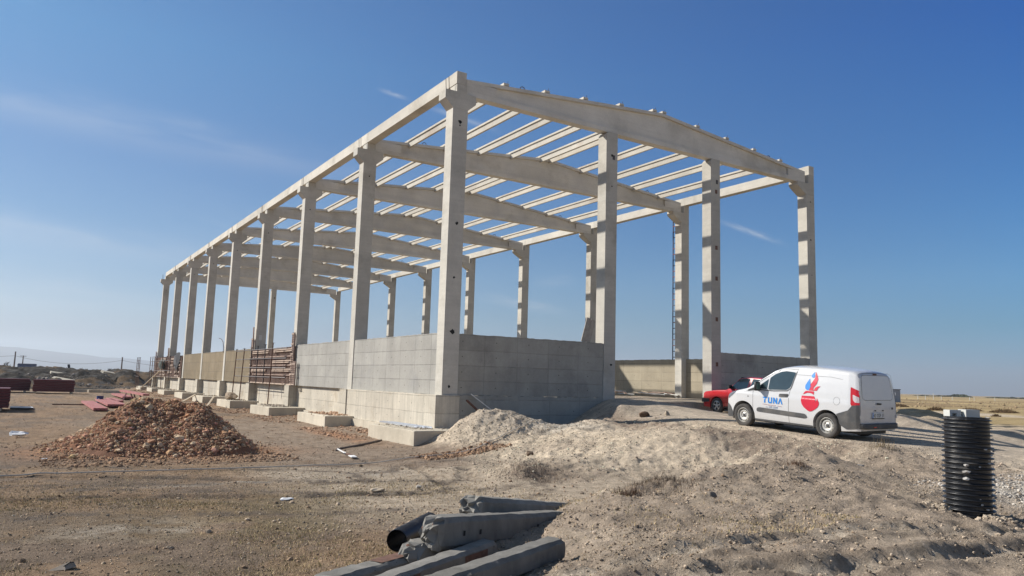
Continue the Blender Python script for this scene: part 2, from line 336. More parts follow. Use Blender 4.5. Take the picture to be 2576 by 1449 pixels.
# ------------------------------------------------------------------ ground heights: surveyed spots
G0 = -1.47
spots = [(-14, -24, -1.25), (-11.2, -21.6, -1.15), (-16, -12, G0), (-11.2, -12.9, G0), (-8.6, -13.6, G0), (-9.5, -9, G0), (-5.5, -8.5, G0), (-4.2, -10.4, G0), (-3.4, -8.4, G0), (-3.2, -6, G0), (-2.9, -3.6, G0),
 (-2.0, -1.6, G0), (-1.5, -1.5, G0 - .04), (-1.7, -.2, G0 - .03), (-2, 2, G0), (-2, 8, G0), (-1.8, 20, G0), (-1.8, 40, G0), (-1.8, 64, G0), (-10, 0, G0), (-10, 20, G0), (-15, 50, G0), (-20, 0, G0), (-22, -22, -1.3), (-6, -4, G0), (-6, 5, G0), (-7, 35, G0), (-5, 60, G0), (-14, 30, G0),
 # road
 (6.3, -8.65, -.60), (5.2, -10.5, -.70), (7.4, -10.5, -.70), (5.3, -6.5, -.49), (7.5, -6.5, -.49), (6.6, -3.4, -.36), (11.3, -1.1, -.52), (12.9, -1.1, -.51), (11.3, -3.6, -.54), (12.95, -3.6, -.56), (9.0, -5, -.50), (5.47, -7.45, -.535), (7.05, -7.38, -.53), (5.58, -9.93, -.665), (7.15, -9.86, -.675), (12.4, -.3, -.46), (12.5, -8, -.75), (16, -6, -.65), (16.5, -.4, -.25), (10, -14, -.92), (14, -14, -1.0), (20, -10, -.9), (4.4, -13.6, -.84), (22, 0, -.7), (22, 20, -.9), (8.5, -.4, -.06), (7.2, -.5, -.03),
 # trench under the gable wall
 (.9, -.5, -1.25), (2.5, -.5, -1.25), (4.0, -.4, -1.15), (5.1, -.4, -.85), (5.9, -.4, -.40), (6.6, -.4, -.03), (4.4, -1.5, -.85), (3.2, -1.4, -1.1),
 # piles in front of the trench
 (.35, -1.9, -.40), (1.1, -2.1, -.44), (1.75, -2.0, -.58), (-.2, -1.6, -.70), (-.75, -1.9, -1.12), (-1.2, -2.7, -1.42), (.2, -3.4, -1.05), (2.1, -2.6, -.68), (2.7, -3.0, -.78), (3.4, -3.4, -.60), (4.2, -3.5, -.66), (1.7, -4.7, -.72), (2.4, -4.2, -.66), (1.4, -4.0, -1.02), (2.8, -5.2, -.88),
 (5.4, -2.3, -.18), (5.9, -2.7, -.28), (6.3, -1.4, -.12), (4.8, -3.1, -.62), (4.7, -4.6, -.66), (5.6, -4.2, -.46),
 # edge of the fill beside the road, the hollow below it and the near ridge
 (4.2, -6, -.53), (4.4, -8.2, -.60), (1.8, -7.3, -.62), (2.0, -8.1, -.57), (2.7, -8.9, -.57), (3.6, -9.6, -.64), (1.2, -6.4, -.80), (2.6, -7.0, -.70), (3.9, -11.0, -.70),
 (-2.3, -10.1, -1.42), (-.7, -10.0, -1.43), (1.0, -10.1, -1.30), (-1.2, -11.3, -1.42), (.4, -11.4, -1.32), (2.0, -11.0, -1.14), (3.0, -10.8, -.88), (2.6, -12.2, -.90),
 (.3, -8.4, -1.04), (-1.2, -7.3, -1.30), (-.2, -6.0, -1.05), (-1.0, -5.0, -1.28), (-2.6, -8.8, -1.20), (-1.8, -8.4, -1.14), (-2.2, -9.4, -1.40), (.9, -9.2, -1.12), (1.2, -12.7, -1.08), (1.9, -13.3, -1.05),
 (-4.5, -13.45, -1.0), (-3.7, -13.65, -.88), (-2.4, -13.3, -.77), (-.8, -12.85, -.68), (.2, -13.2, -.56), (-3.2, -12.5, -1.36), (-1.6, -12.2, -1.24), (-.2, -12.2, -1.06), (-4.6, -12.8, -1.40), (-3.4, -11.6, -1.43),
 # ground in front of the pipe
 (-.5, -13.9, -.72), (1.0, -12.9, -1.02), (1.7, -13.4, -1.0), (-4.2, -14.3, -.94), (-2.6, -14.3, -.86), (-5.6, -14.9, -1.0), (-6.7, -15.2, -1.24), (-8.6, -15.6, -1.40), (-9.8, -17.5, -1.32), (-7.4, -16.4, -1.12),
 (-5.6, -16.5, -1.02), (-2.6, -15.6, -.90), (-2.2, -16.9, -1.02), (-.6, -16.3, -1.08), (-5, -18.4, -1.08), (-7.6, -18.2, -1.12), (-3, -18.4, -1.08), (1.4, -16.4, -1.06), (3.6, -15.0, -.98), (2.6, -18, -1.05), (6, -18, -1.05), (0, -20, -1.1), (-8, -21, -1.12), (12, -20, -1.05),
 (3.7, -12.6, -.60), (4.3, -12.2, -.62), (22.6, -1.8, -.50), (23.4, -3.6, -.62), (24.5, -5.5, -.72), (19.5, -3, -.95), (27, -1, -1.1), (19.6, -9.6, -.62), (21.5, -11, -.60), (18.2, -10.6, -1.25), (17, -11.8, -1.2), (16, -8.6, -.95)]
P = np.array(spots, float)
def _phi(d2): return np.sqrt(d2 + .04)
A = _phi(((P[:, None, :2] - P[None, :, :2]) ** 2).sum(-1)); n_ = len(P)
K = np.zeros((n_ + 3, n_ + 3)); K[:n_, :n_] = A - np.eye(n_) * .01; K[:n_, n_] = 1; K[:n_, n_ + 1:] = P[:, :2]; K[n_, :n_] = 1; K[n_ + 1:, :n_] = P[:, :2].T
wts = np.linalg.solve(K, np.concatenate([P[:, 2], [0, 0, 0]]))
def rbf(x, y):
    out = np.zeros_like(x) + wts[n_]
    out += wts[n_ + 1] * x + wts[n_ + 2] * y
    for i in range(n_): out += wts[i] * _phi((x - P[i, 0]) ** 2 + (y - P[i, 1]) ** 2)
    return out
def seg_d(x, y, pts):
    """distance to a polyline and signed side offset of the nearest segment, and arc length"""
    best = np.full(x.shape, 1e9); side = np.zeros(x.shape); arc = np.zeros(x.shape); s0 = 0
    for (ax, ay), (bx, by) in zip(pts[:-1], pts[1:]):
        dx, dy = bx - ax, by - ay; l = math.hypot(dx, dy)
        t = np.clip(((x - ax) * dx + (y - ay) * dy) / l ** 2, 0, 1); d = np.hypot(x - ax - t * dx, y - ay - t * dy)
        c = ((x - ax) * dy - (y - ay) * dx) / l; k = d < best
        best = np.where(k, d, best); side = np.where(k, c, side); arc = np.where(k, s0 + t * l, arc); s0 += l
    return best, side, arc
RUT = [(-9.5, -16.6), (-7.6, -16.75), (-6.15, -17.11), (-5.25, -17.42), (-4.02, -17.62), (-3.27, -17.68), (-2.3, -17.69), (0, -18.2)]
RUT2 = [(-9.0, -16.2), (-7.12, -16.37), (-6.08, -16.47), (-4.9, -16.63), (-3.68, -16.74), (-2.5, -17.05), (0, -17.5)]
RUT3 = [(-13, -4.6), (-9, -6.0), (-6, -7.6), (-3.6, -8.2), (-2.9, -6.8)]
RUT4 = [(-14, -7.8), (-10, -8.2), (-7, -9.2), (-4.6, -9.6), (-3.9, -7.6), (-3.6, -5.6)]
RUT5 = [(-5.2, -9.4), (-4.3, -8.4), (-3.9, -7.2), (-3.6, -5.8)]
MOUNDS = MOUNDS_
def zones(x, y):
    """soil zones, 0..1 each"""
    n1 = fbm(x, y, .35, 4, 3); n2 = fbm(x, y, 1.1, 4, 9)
    edge = rbf_cache(x, y)
    fill = sstep(-1.42, -1.22, edge + .12 * n1)                      # anything heaped above the flat
    yard = sstep(-6.5, -3.2, x + 2.2 * n1 + .25 * (y + 9)) * (1 - sstep(6, 16, y)) * sstep(-13.0, -11.0, y + 1.2 * n1 + .15 * x)        # bare pale earth below the fill
    return fill, yard, n1, n2
_cache = {}
def rbf_cache(x, y):
    k = (x.shape, float(x.flat[0]), float(y.flat[-1]))
    if k not in _cache: _cache.clear(); _cache[k] = rbf(x, y)
    return _cache[k]
def ground(x, y, detail=True):
    x = np.asarray(x, float); y = np.asarray(y, float)
    z = rbf_cache(x, y)
    # far away everything settles to the plain
    r = np.hypot(np.maximum(0, np.maximum(-16 - x, x - 20)), np.maximum(0, np.maximum(-23 - y, y - 30)))
    z = z * (1 - sstep(0, 25, r)) + (-1.25 + .0 * x) * sstep(0, 25, r)
    left = sstep(2, -4, x) * sstep(20, 30, y); z = z * (1 - left) + G0 * left
    z = np.where(left > 0, z, z)
    if detail:
        fill, yard, n1, n2 = zones(x, y)
        near = 1 - sstep(20, 60, np.hypot(x + 11, y + 21))
        road = sstep(4.4, 5.2, x) * sstep(-15, -11.5, y) * sstep(6, 0, y) * sstep(20, 15, x)
        rough = (fill * (1 - .94 * road) + .10) * (1 - .9 * road)
        z = z + near * rough * (.10 * fbm(x, y, .95, 3, 21) + .030 * fbm(x, y, 3.1, 4, 5, .60))
        lump = np.maximum(0, fbm(x, y, 5.5, 3, 31) - .26); z = z + near * rough * .07 * lump + near * rough * .062 * (np.abs(fbm(x, y, 1.8, 4, 131, .58)) * -1.6 + .25) + near * rough * .016 * fbm(x, y, 8.0, 3, 19, .7)
        z = z + .05 * fbm(x, y, .15, 3, 77) * (1 - near * .6) + .018 * fbm(x, y, 1.4, 3, 40) * near
        for cx_, cy_, rx_, ry_, h_ in MOUNDS: z = z + h_ * np.exp(-(((x - cx_) / rx_) ** 2 + ((y - cy_) / ry_) ** 2)) * (1 + .5 * fbm(x, y, .8, 4, 12))
        for rt, w, dep in ((RUT, .16, .075), (RUT2, .13, .045), (RUT3, .16, .035), (RUT4, .16, .035), (RUT5, .13, .03)):
            d, s, a = seg_d(x, y, rt)
            z = z - dep * np.exp(-(d / w) ** 4) + dep * .32 * np.exp(-((d - w * 1.5) / (w * .35)) ** 2) * (1 + .5 * fbm(x, y, 7, 3, 3))
            z = z + (d < w) * (.009 * np.sin(s * 2 * math.pi / .085) + .005 * np.sin(a * 2 * math.pi / .12))
    fl = sstep(.12, .3, x) * sstep(19.3, 19.1, x) * sstep(.08, .2, y) * sstep(64.4, 64.2, y)
    z = z * (1 - fl) + (-.12 + .02 * fbm(x, y, .5, 3, 8)) * fl
    return z
def axis_pts(lo, hi, step, far_lo, far_hi, g=1.06, tighten=()):
    a = list(np.arange(lo, hi, step)); s = step; p = a[-1]
    while p < far_hi: s *= g; p += s; a.append(p)
    s = step; p = lo; b = []
    while p > far_lo: s *= g; p -= s; b.append(p)
    return np.array(b[::-1] + a)
gx = np.clip(axis_pts(-12.5, 8.0, .048, -8500, 8500), -8600, 8600); gy = np.clip(axis_pts(-19.5, 1.0, .048, -8500, 8500), -8600, 8600)
gx = np.sort(np.concatenate([gx, [19.05, 19.3]])); gy = np.sort(np.concatenate([gy]))
GX, GY = np.meshgrid(gx, gy)
GZ = ground(GX, GY)
# soil colours (dry albedo), some lee shade painted in
fill, yard, n1, n2 = zones(GX, GY)
n3 = fbm(GX, GY, 3.2, 5, 51, .6); n4 = fbm(GX, GY, .8, 4, 61)
def lerp(a, b, t): return a * (1 - t[..., None]) + b * t[..., None]
C_field = np.array([.30, .208, .135]); C_field2 = np.array([.225, .168, .122]); C_olive = np.array([.21, .165, .085])
C_sand = np.array([.64, .53, .40]); C_dirt = np.array([.40, .32, .245]); C_clay = np.array([.38, .20, .11]); C_gravel = np.array([.52, .475, .41]); C_yard = np.array([.31, .24, .18])
Cc = lerp(np.broadcast_to(C_field, GX.shape + (3,)), C_field2, sstep(-.12, .2, n4 + .3 * n3))
olive = sstep(.0, .25, fbm(GX, GY, .6, 4, 71) + .15) * np.exp(-(((GX + 6.5) / 3.5) ** 2 + ((GY + 11.5) / 3.0) ** 2)); Cc = lerp(Cc, C_olive, np.clip(olive * .8, 0, .55))
Cc = lerp(Cc, C_yard, np.clip(yard * 1.0, 0, 1) * sstep(-.5, .1, n3 + .25))
pale = sstep(-12.2, -10.2, GY + 1.5 * n1) * sstep(-8.2, -5.8, GX + n1) * (1 - sstep(-8.2, -6.6, GY + .35 * GX + n1)) * (1 - fill)
Cc = lerp(Cc, np.array([.50, .41, .31]), np.clip(pale * 1.3, 0, 1) * .95)
sandy = fill * np.clip(sstep(.16, -.14, n4 * .5 + .5 * n1 - .10), 0, 1)
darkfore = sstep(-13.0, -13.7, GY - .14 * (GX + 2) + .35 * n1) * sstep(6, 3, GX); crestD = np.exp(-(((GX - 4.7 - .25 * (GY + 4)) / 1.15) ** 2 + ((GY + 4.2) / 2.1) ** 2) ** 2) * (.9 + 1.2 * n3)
edgeLeeD = np.maximum(np.exp(-((GX - 3.3) / .9) ** 2) * sstep(-13.5, -11, GY) * sstep(-6.5, -9, GY), 1.3 * np.exp(-(((GX - 1.3) / .9) ** 2 + ((GY + 13.1) / .6) ** 2)))  # second term paints the shaded lee of the near hump into the soil
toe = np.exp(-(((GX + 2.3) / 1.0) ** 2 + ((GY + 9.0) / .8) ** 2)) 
dk = np.clip(np.maximum.reduce([darkfore * (.80 + .3 * sstep(-.1, .15, n4)), crestD, edgeLeeD * .8, toe * .85]), 0, 1)
deepd = np.clip(np.maximum.reduce([crestD, edgeLeeD, toe]) * (.8 + 1.5 * n3), 0, 1)
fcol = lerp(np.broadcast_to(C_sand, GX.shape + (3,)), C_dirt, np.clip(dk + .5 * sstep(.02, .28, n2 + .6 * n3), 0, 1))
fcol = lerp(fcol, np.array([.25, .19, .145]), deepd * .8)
grv = np.exp(-(((GX - 2.2) / .8) ** 2 + ((GY + 3.4) / 1.3) ** 2)) + .3 * np.exp(-(((GX - .8) / 1.3) ** 2 + ((GY + 2.3) / .9) ** 2)) + 1.4 * np.exp(-(((GX - 2.4) / 1.6) ** 2 + ((GY + 16.0) / .9) ** 2))
fcol = lerp(fcol, C_gravel, np.clip(grv, 0, 1) * .9)
road = sstep(4.6, 5.6, GX + .4 * n1) * sstep(-16, -13, GY) * sstep(24, 10, GX)
fcol = lerp(fcol, np.array([.50, .42, .33]), np.clip(road, 0, 1) * .75)
for (cx_, cy_, rx_, ry_, am_) in ((-7.6, -7.2, 1.3, .22, .8), (-9.9, -10.9, .8, .5, .45), (-5.0, -6.6, 1.6, .5, .5)):
    Cc = lerp(Cc, np.array([.42, .365, .30]), np.clip(np.exp(-(((GX - cx_) / rx_) ** 2 + ((GY - cy_) / ry_) ** 2)) * am_ * (1 + 2.5 * n3), 0, 1))
for rt_, w_ in ((RUT3, .2), (RUT4, .2)):
    d_r = seg_d(GX, GY, rt_)[0]; Cc = lerp(Cc, np.array([.12, .098, .08]), np.clip(np.exp(-(d_r / w_) ** 2) * (.55 + 2.2 * n3), 0, .85))
    d_r = np.abs(seg_d(GX, GY, rt_)[0] - 1.55); Cc = lerp(Cc, np.array([.125, .10, .08]), np.clip(np.exp(-(d_r / w_) ** 2) * (.45 + 2.2 * n3), 0, .8))
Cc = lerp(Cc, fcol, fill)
for rt_ in (RUT, RUT2):
    d_r, s_r, a_r = seg_d(GX, GY, rt_); Cc = lerp(Cc, np.array([.56, .475, .375]), np.clip(np.exp(-(d_r / .17) ** 4) * (.75 + 1.2 * n3), 0, .9)); Cc = lerp(Cc, np.array([.24, .19, .145]), np.clip(np.exp(-((d_r - .25) / .07) ** 2) * (.5 + 2 * n3), 0, .8))
    Cc = lerp(Cc, np.array([.26, .21, .16]), np.clip((d_r < .16) * (np.sin(s_r * 2 * math.pi / .08) > .55) * .55, 0, 1))
clay = np.exp(-(((GX + 1.6) / .9) ** 2 + ((GY + 4.3) / .45) ** 2)) + np.exp(-(((GX + 2.2) / .5) ** 2 + ((GY - 3.5) / 3) ** 2)) + .9 * np.exp(-(((GX + 8.2) / 3.2) ** 2 + ((GY + .8) / 2.4) ** 2) ** 2)
Cc = lerp(Cc, C_clay, np.clip(clay * (.6 + 1.5 * sstep(-.2, .2, n3) * .4), 0, .85))
plain = sstep(14, 30, np.hypot(np.maximum(0, GX - 2), np.maximum(0, GY * .0 + GX * .0 + (GX > 8) * (GX - 8)))) * (GX > 8)
straw = np.array([.40, .30, .155]); strawd = np.array([.25, .175, .095])
pcol = lerp(np.broadcast_to(straw, GX.shape + (3,)), strawd, sstep(.0, .22, fbm(GX, GY, .03, 4, 91) + .4 * fbm(GX, GY, .12, 3, 92)))
pcol = lerp(pcol, np.array([.55, .46, .35]), (np.abs((GX - 60) * .5 + (GY - 30) * .03 + 3 * fbm(GX, GY, .02, 2, 5)) < 2.0) * .8)
Cc = lerp(Cc, pcol, np.clip(plain, 0, 1))
inside = (GX > .2) * (GX < 19.2) * (GY > .15) * (GY < 64.3)
Cc = lerp(Cc, np.array([.46, .38, .29]), inside * 1.0)
shade_n = (1 + .30 * n3 + .22 * fbm(GX, GY, 9, 3, 15))[..., None]
Cc = np.clip(Cc * shade_n, .02, .8)
nx, ny = len(gx), len(gy)
idx = np.arange(nx * ny).reshape(ny, nx)
Fq = np.stack([idx[:-1, :-1], idx[:-1, 1:], idx[1:, 1:], idx[1:, :-1]], -1).reshape(-1, 4)

def soil_mat(name, bumpd=.055, attr='soil'):
    m = bpy.data.materials.new(name); m.use_nodes = True; nt = m.node_tree; p = nt.nodes['Principled BSDF']
    p.inputs['Roughness'].default_value = 1.0; p.inputs['Specular IOR Level'].default_value = .15
    at = N(nt, 'ShaderNodeAttribute', attribute_name=attr); tc = N(nt, 'ShaderNodeTexCoord')
    def noise(s, d=6, r=.65):
        n = N(nt, 'ShaderNodeTexNoise'); n.inputs['Scale'].default_value = s; n.inputs['Detail'].default_value = d; n.inputs['Roughness'].default_value = r; L(nt, tc.outputs['Object'], n.inputs['Vector']); return n.outputs[0]
    a, b = noise(7), noise(32, 7, .75)
    c3 = noise(95, 4, .7); k = mth(nt, 'MULTIPLY', mth(nt, 'MULTIPLY', mth(nt, 'MULTIPLY_ADD', a, .9, .55), mth(nt, 'MULTIPLY_ADD', b, 1.3, .35)), mth(nt, 'MULTIPLY_ADD', c3, 1.0, .5))
    vo = N(nt, 'ShaderNodeTexVoronoi'); vo.inputs['Scale'].default_value = 17; L(nt, tc.outputs['Object'], vo.inputs['Vector'])
    st = mth(nt, 'MULTIPLY', mth(nt, 'LESS_THAN', vo.outputs['Distance'], .22), mth(nt, 'GREATER_THAN', noise(5, 3), .54))
    k = mth(nt, 'MULTIPLY', k, mth(nt, 'MULTIPLY_ADD', st, .55, 1))
    cc = N(nt, 'ShaderNodeCombineXYZ')
    for i in range(3): L(nt, k, cc.inputs[i])
    ml = N(nt, 'ShaderNodeMix', data_type='RGBA'); ml.blend_type = 'MULTIPLY'; ml.inputs[0].default_value = 1
    L(nt, at.outputs['Color'], ml.inputs[6]); L(nt, cc.outputs[0], ml.inputs[7]); L(nt, ml.outputs[2], p.inputs['Base Color'])
    bp = N(nt, 'ShaderNodeBump'); bp.inputs['Strength'].default_value = .9; bp.inputs['Distance'].default_value = bumpd
    L(nt, mth(nt, 'ADD', mth(nt, 'MULTIPLY_ADD', a, 1.0, mth(nt, 'MULTIPLY_ADD', b, 1.0, mth(nt, 'MULTIPLY', c3, .5))), mth(nt, 'MULTIPLY', st, .35)), bp.inputs['Height']); L(nt, bp.outputs[0], p.inputs['Normal'])
    return m
M['soil'] = soil_mat('soil')
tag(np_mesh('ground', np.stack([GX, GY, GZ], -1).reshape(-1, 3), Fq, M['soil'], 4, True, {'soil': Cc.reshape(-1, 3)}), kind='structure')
def gz(x, y): return float(ground(np.array([float(x)]), np.array([float(y)]))[0])

# ------------------------------------------------------------------ building
BL = 8.0; W = 19.2; NB = 8
ORD = ['first', 'second', 'third', 'fourth', 'fifth', 'sixth', 'seventh', 'eighth', 'ninth']
def shaft_poly_column(double=True):
    t = thing('concrete_column', '', 'column')
    MB().box(0, .57, 0, .5, -.02, 9.53).build('shaft', M['precast'], t, bevel=.008)
    b = MB().prism([(0, 9.53), (.57, 9.53), (.87, 9.82), (.87, 10.12), (-.30 if double else 0, 10.12), (-.30 if double else 0, 9.82)] if double else [(.0, 9.53), (.57, 9.53), (.57, 10.12), (-.30, 10.12), (-.30, 9.82)], 0, .5)
    if not double: b = MB().prism([(0, 9.53), (.57, 9.53), (.57, 10.12), (-.92, 10.12), (-.92, 9.90), (-.60, 9.82), (-.25, 9.60)], 0, .5)
    b.build('corbel', M['precast'], t, bevel=.006)
    return t
def left_col():
    t = thing('concrete_column', '', 'column')
    MB().box(0, .57, 0, .5, -.02, 9.53).build('shaft', M['precast'], t, bevel=.008)
    MB().prism([(0, 9.53), (.57, 9.53), (.87, 9.80), (.87, 10.10), (.50, 10.10), (.50, 10.40), (.12, 10.40), (.12, 10.12), (-.30, 10.12), (-.30, 9.82)], 0, .5).build('corbel', M['precast'], t, bevel=.006)
    MB().add([(.28 + .032 * math.cos(i), -.0035, 8.96 + .032 * math.sin(i)) for i in [k * math.pi / 4 for k in range(8)]], [tuple(range(8))]).build('bolt_hole', M['tie'], t, fixn=False)
    for yy in (.14, .36):
        MB().tube([(-.10, yy, 10.1), (-.115 - .02, yy, 10.62)], .011, 6).build('rebar', M['rebar'], t)
    return t
def right_col():
    t = thing('concrete_column', '', 'column')
    MB().box(0, .57, 0, .5, -.14, 9.53).build('shaft', M['precast'], t, bevel=.008)
    MB().prism([(0, 9.53), (.57, 9.53), (.57, 10.52), (.16, 10.52), (.16, 10.10), (-.62, 10.10), (-.62, 9.92), (-.50, 9.82)][0:8], 0, .5).build('corbel', M['precast'], t, bevel=.006)
    return t
lc = left_col()
for k in range(NB + 1):
    o = lc if k == 0 else copy_tree(lc)
    o.location = (0, BL * k, 0)
    tag(o, ('tall precast column at the near corner, dark chipped patch low on its shaded face' if k == 0 else 'last and farthest precast column of the long left row, beyond all the walls' if k == NB else
        'double-corbelled precast column, %s behind the near corner column in the long left row' % ORD[k - 1]), 'column', 'precast columns carrying the left eave')
rc = right_col()
for k in range(NB + 1):
    o = rc if k == 0 else copy_tree(rc)
    o.location = (W - .57, BL * k, 0)
    tag(o, ('precast column at the right end of the open gable, behind the white van' if k == 0 else 'precast column of the right row with the tall ladder standing at its left' if k == 1 else
        'precast column of the far right row, %s from the open gable end' % ORD[k]), 'column', 'precast columns carrying the right eave')
def gable_col(x, y, label):
    t = thing('gable_column', label, 'column', (x, y, 0), group='intermediate gable columns')
    b = MB(); h = 10.09
    b.prism([(0, -.14), (.55, -.14), (.55, h), (.10, h), (0, h - .12)], 0, .5)
    b.build('shaft', M['precast'], t, bevel=.006)
    MB().box(.30, .42, -.003, .01, 9.02, 9.2).build('steel_insert', M['steel_dark'], t)
    return t
g1 = gable_col(6.62, 0, 'gable column nearest the left, standing at the end of the dark front wall')
g2 = gable_col(12.28, 0, 'gable column behind the red car with square steel plates up its face')
for z_ in (8.6, 6.2, 4.9, 3.2, 1.35): MB().box(.24, .38, -.004, .01, z_, z_ + .17).build('steel_insert', M['rust'], g2)
gable_col(11.15, 64.0, 'intermediate column in the far gable, seen between the left columns')

CHIP0 = [(.28, 9.09, .08), (.31, 5.62, .07), (.28, 3.81, .05), (.30, 2.04, .10), (.25, .27, .06)]
CHIP1 = [(.27, 9.17, .07), (.28, 7.97, .04), (.35, 1.21, .06)]
CHIPR = [(.27, 9.22, .05), (.25, 7.41, .06), (.27, 5.77, .04)]
def chip(parent, x, z, s, seed, name='chipped_patch', m='tie'):
    r = random.Random(seed); n = 11
    MB().add([(x + s * r.uniform(.55, 1.1) * math.cos(2 * math.pi * i / n), -.0035, z + s * r.uniform(.45, 1.0) * math.sin(2 * math.pi * i / n)) for i in range(n)], [tuple(range(n))]).build(name, M[m], parent, fixn=False)
for i, (x, z, s_) in enumerate(CHIP0): chip(lc, x, z, s_, i)
for i, (x, z, s_) in enumerate(CHIP1): chip(g1, x, z, s_, i + 20)
for i, (x, z, s_) in enumerate(CHIPR): chip(rc, x, z, s_, i + 40)
# tapered roof girders
def girder():
    t = thing('concrete_girder', '', 'girder')
    x0, x1, xm = .52, W - .55, W / 2
    zb, ze, zr = 10.10, 10.66, 11.48
    b = MB()
    b.box(x0, x1, .08, .42, zb, zb + .17)                      # bottom flange
    # sloped web root + web
    b.prism([(x0, zb + .172), (x1, zb + .172), (x1, ze - .12), (xm, zr - .12), (x0, ze - .12)], .19, .31)
    b.prism([(x0, zb + .171), (x1, zb + .171), (x1, zb + .24), (x0, zb + .24)], .15, .35)
    b.build('web', M['girder'], t)
    f = MB()
    for (a, c) in (((x0, ze), (xm, zr)), ((xm, zr), (x1, ze))):
        f.add([(a[0], .08, a[1] - .118), (c[0], .08, c[1] - .118), (c[0], .42, c[1] - .118), (a[0], .42, a[1] - .118), (a[0], .08, a[1]), (c[0], .08, c[1]), (c[0], .42, c[1]), (a[0], .42, a[1])],
              [(0, 3, 2, 1), (4, 5, 6, 7), (0, 1, 5, 4), (1, 2, 6, 5), (2, 3, 7, 6), (3, 0, 4, 7)])
        # soffit haunch of the top flange
    f.build('top_flange', M['girder'], t)
    for a, c in ((x0, x0 + 1.2), (x1 - 1.2, x1)): MB().box(a, c, .085, .415, zb + .165, ze - .05).build('end_block', M['girder'], t)
    for xx in (2.9, W - 2.9):
        zt = ze + (zr - ze) * (xx - x0) / (xm - x0) if xx < xm else ze + (zr - ze) * (x1 - xx) / (x1 - xm)
        MB().tube([(xx - .10, .25, zt - .03), (xx - .09, .25, zt + .11), (xx - .03, .25, zt + .15), (xx + .06, .25, zt + .13), (xx + .09, .25, zt + .05)], .016, 6).build('lifting_hook', M['rebar'], t)
    return t
gd = girder()
for k in range(NB + 1):
    o = gd if k == 0 else copy_tree(gd)
    o.location = (0, BL * k, 0)
    tag(o, 'tapered roof girder over the open gable, nearest the camera' if k == 0 else 'tapered roof girder at the far gable end' if k == NB else 'tapered roof girder, %s back from the open gable' % ORD[k], 'girder', 'tapered concrete roof girders')
# eave gutter beams: channel shaped
def eave(label, x0, y0, z0, first):
    t = thing('eave_beam', label, 'beam', (x0, y0, z0), group='precast eave gutter beams')
    ya, yb = (.005 if not first else 0), BL - .005
    MB().prism([(0, 0), (.37, 0), (.37, .42), (.30, .42), (.28, .14), (.09, .14), (.07, .42), (0, .42)], ya, yb).build('gutter_channel', M['precast_beam'], t)
    if first: MB().box(.003, .367, -.004, .34, .002, .43).build('end_block', M['precast_beam'], t)
    return t
for k in range(NB):
    eave('left eave beam over the %s bay from the near corner' % ORD[k], .10, BL * k, 10.402, k == 0)
    eave('right eave beam over the %s bay from the open gable' % ORD[k], W - .37, BL * k, 10.522, k == 0)
# purlins
PX = [2.12, 3.88, 5.65, 7.43, 9.17, 9.70, 11.62, 13.40, 15.17, 16.95]
def roofz(x): return 10.66 + .82 * (1 - abs(x - W / 2) / (W / 2 - .53))
pm = None
def purlin(first=False):
    t = thing('concrete_purlin', '', 'purlin')
    b = MB(); b.box(-.11, .11, -.16 if first else 0.02, BL - .02, .03, .11); b.build('flange', M['purlin'], t)
    b = MB(); b.prism([(-.065, .028), (.065, .028), (.045, -.20), (-.045, -.20)], .45, BL - .45 + .5 - .0, 'y'); 
    b.v = [(x, min(y, BL + .06), z) for x, y, z in b.v]; b.build('web', M['purlin'], t)
    for yy in (-.08 if first else .10, BL - .1): MB().tube([(.10, yy, .09), (.10, yy, .24)], .008, 5).build('rebar', M['rebar'], t)
    return t
pl0 = purlin(True); pl = purlin(); used = set()
PN = ['nearest the left eave', 'second from the left eave', 'third from the left eave', 'fourth from the left eave', 'just left of the ridge', 'just right of the ridge', 'fourth from the right eave', 'third from the right eave', 'second from the right eave', 'nearest the right eave']
for k in range(NB):
    for i, x in enumerate(PX):
        src_ = pl if k else pl0; o = copy_tree(src_) if src_.name in used else src_; used.add(src_.name)
        o.location = (x, BL * k + .25, roofz(x) + .0)
        sl_ = math.atan(.82 / (W / 2 - .53)); o.rotation_euler = (0, -sl_ if x < W / 2 else sl_, 0)
        o.rotation_euler = (0, 0, 0)
        tag(o, 'concrete roof purlin %s, in the %s bay from the open gable' % (PN[i], ORD[k]), 'purlin', 'T-shaped roof purlins')
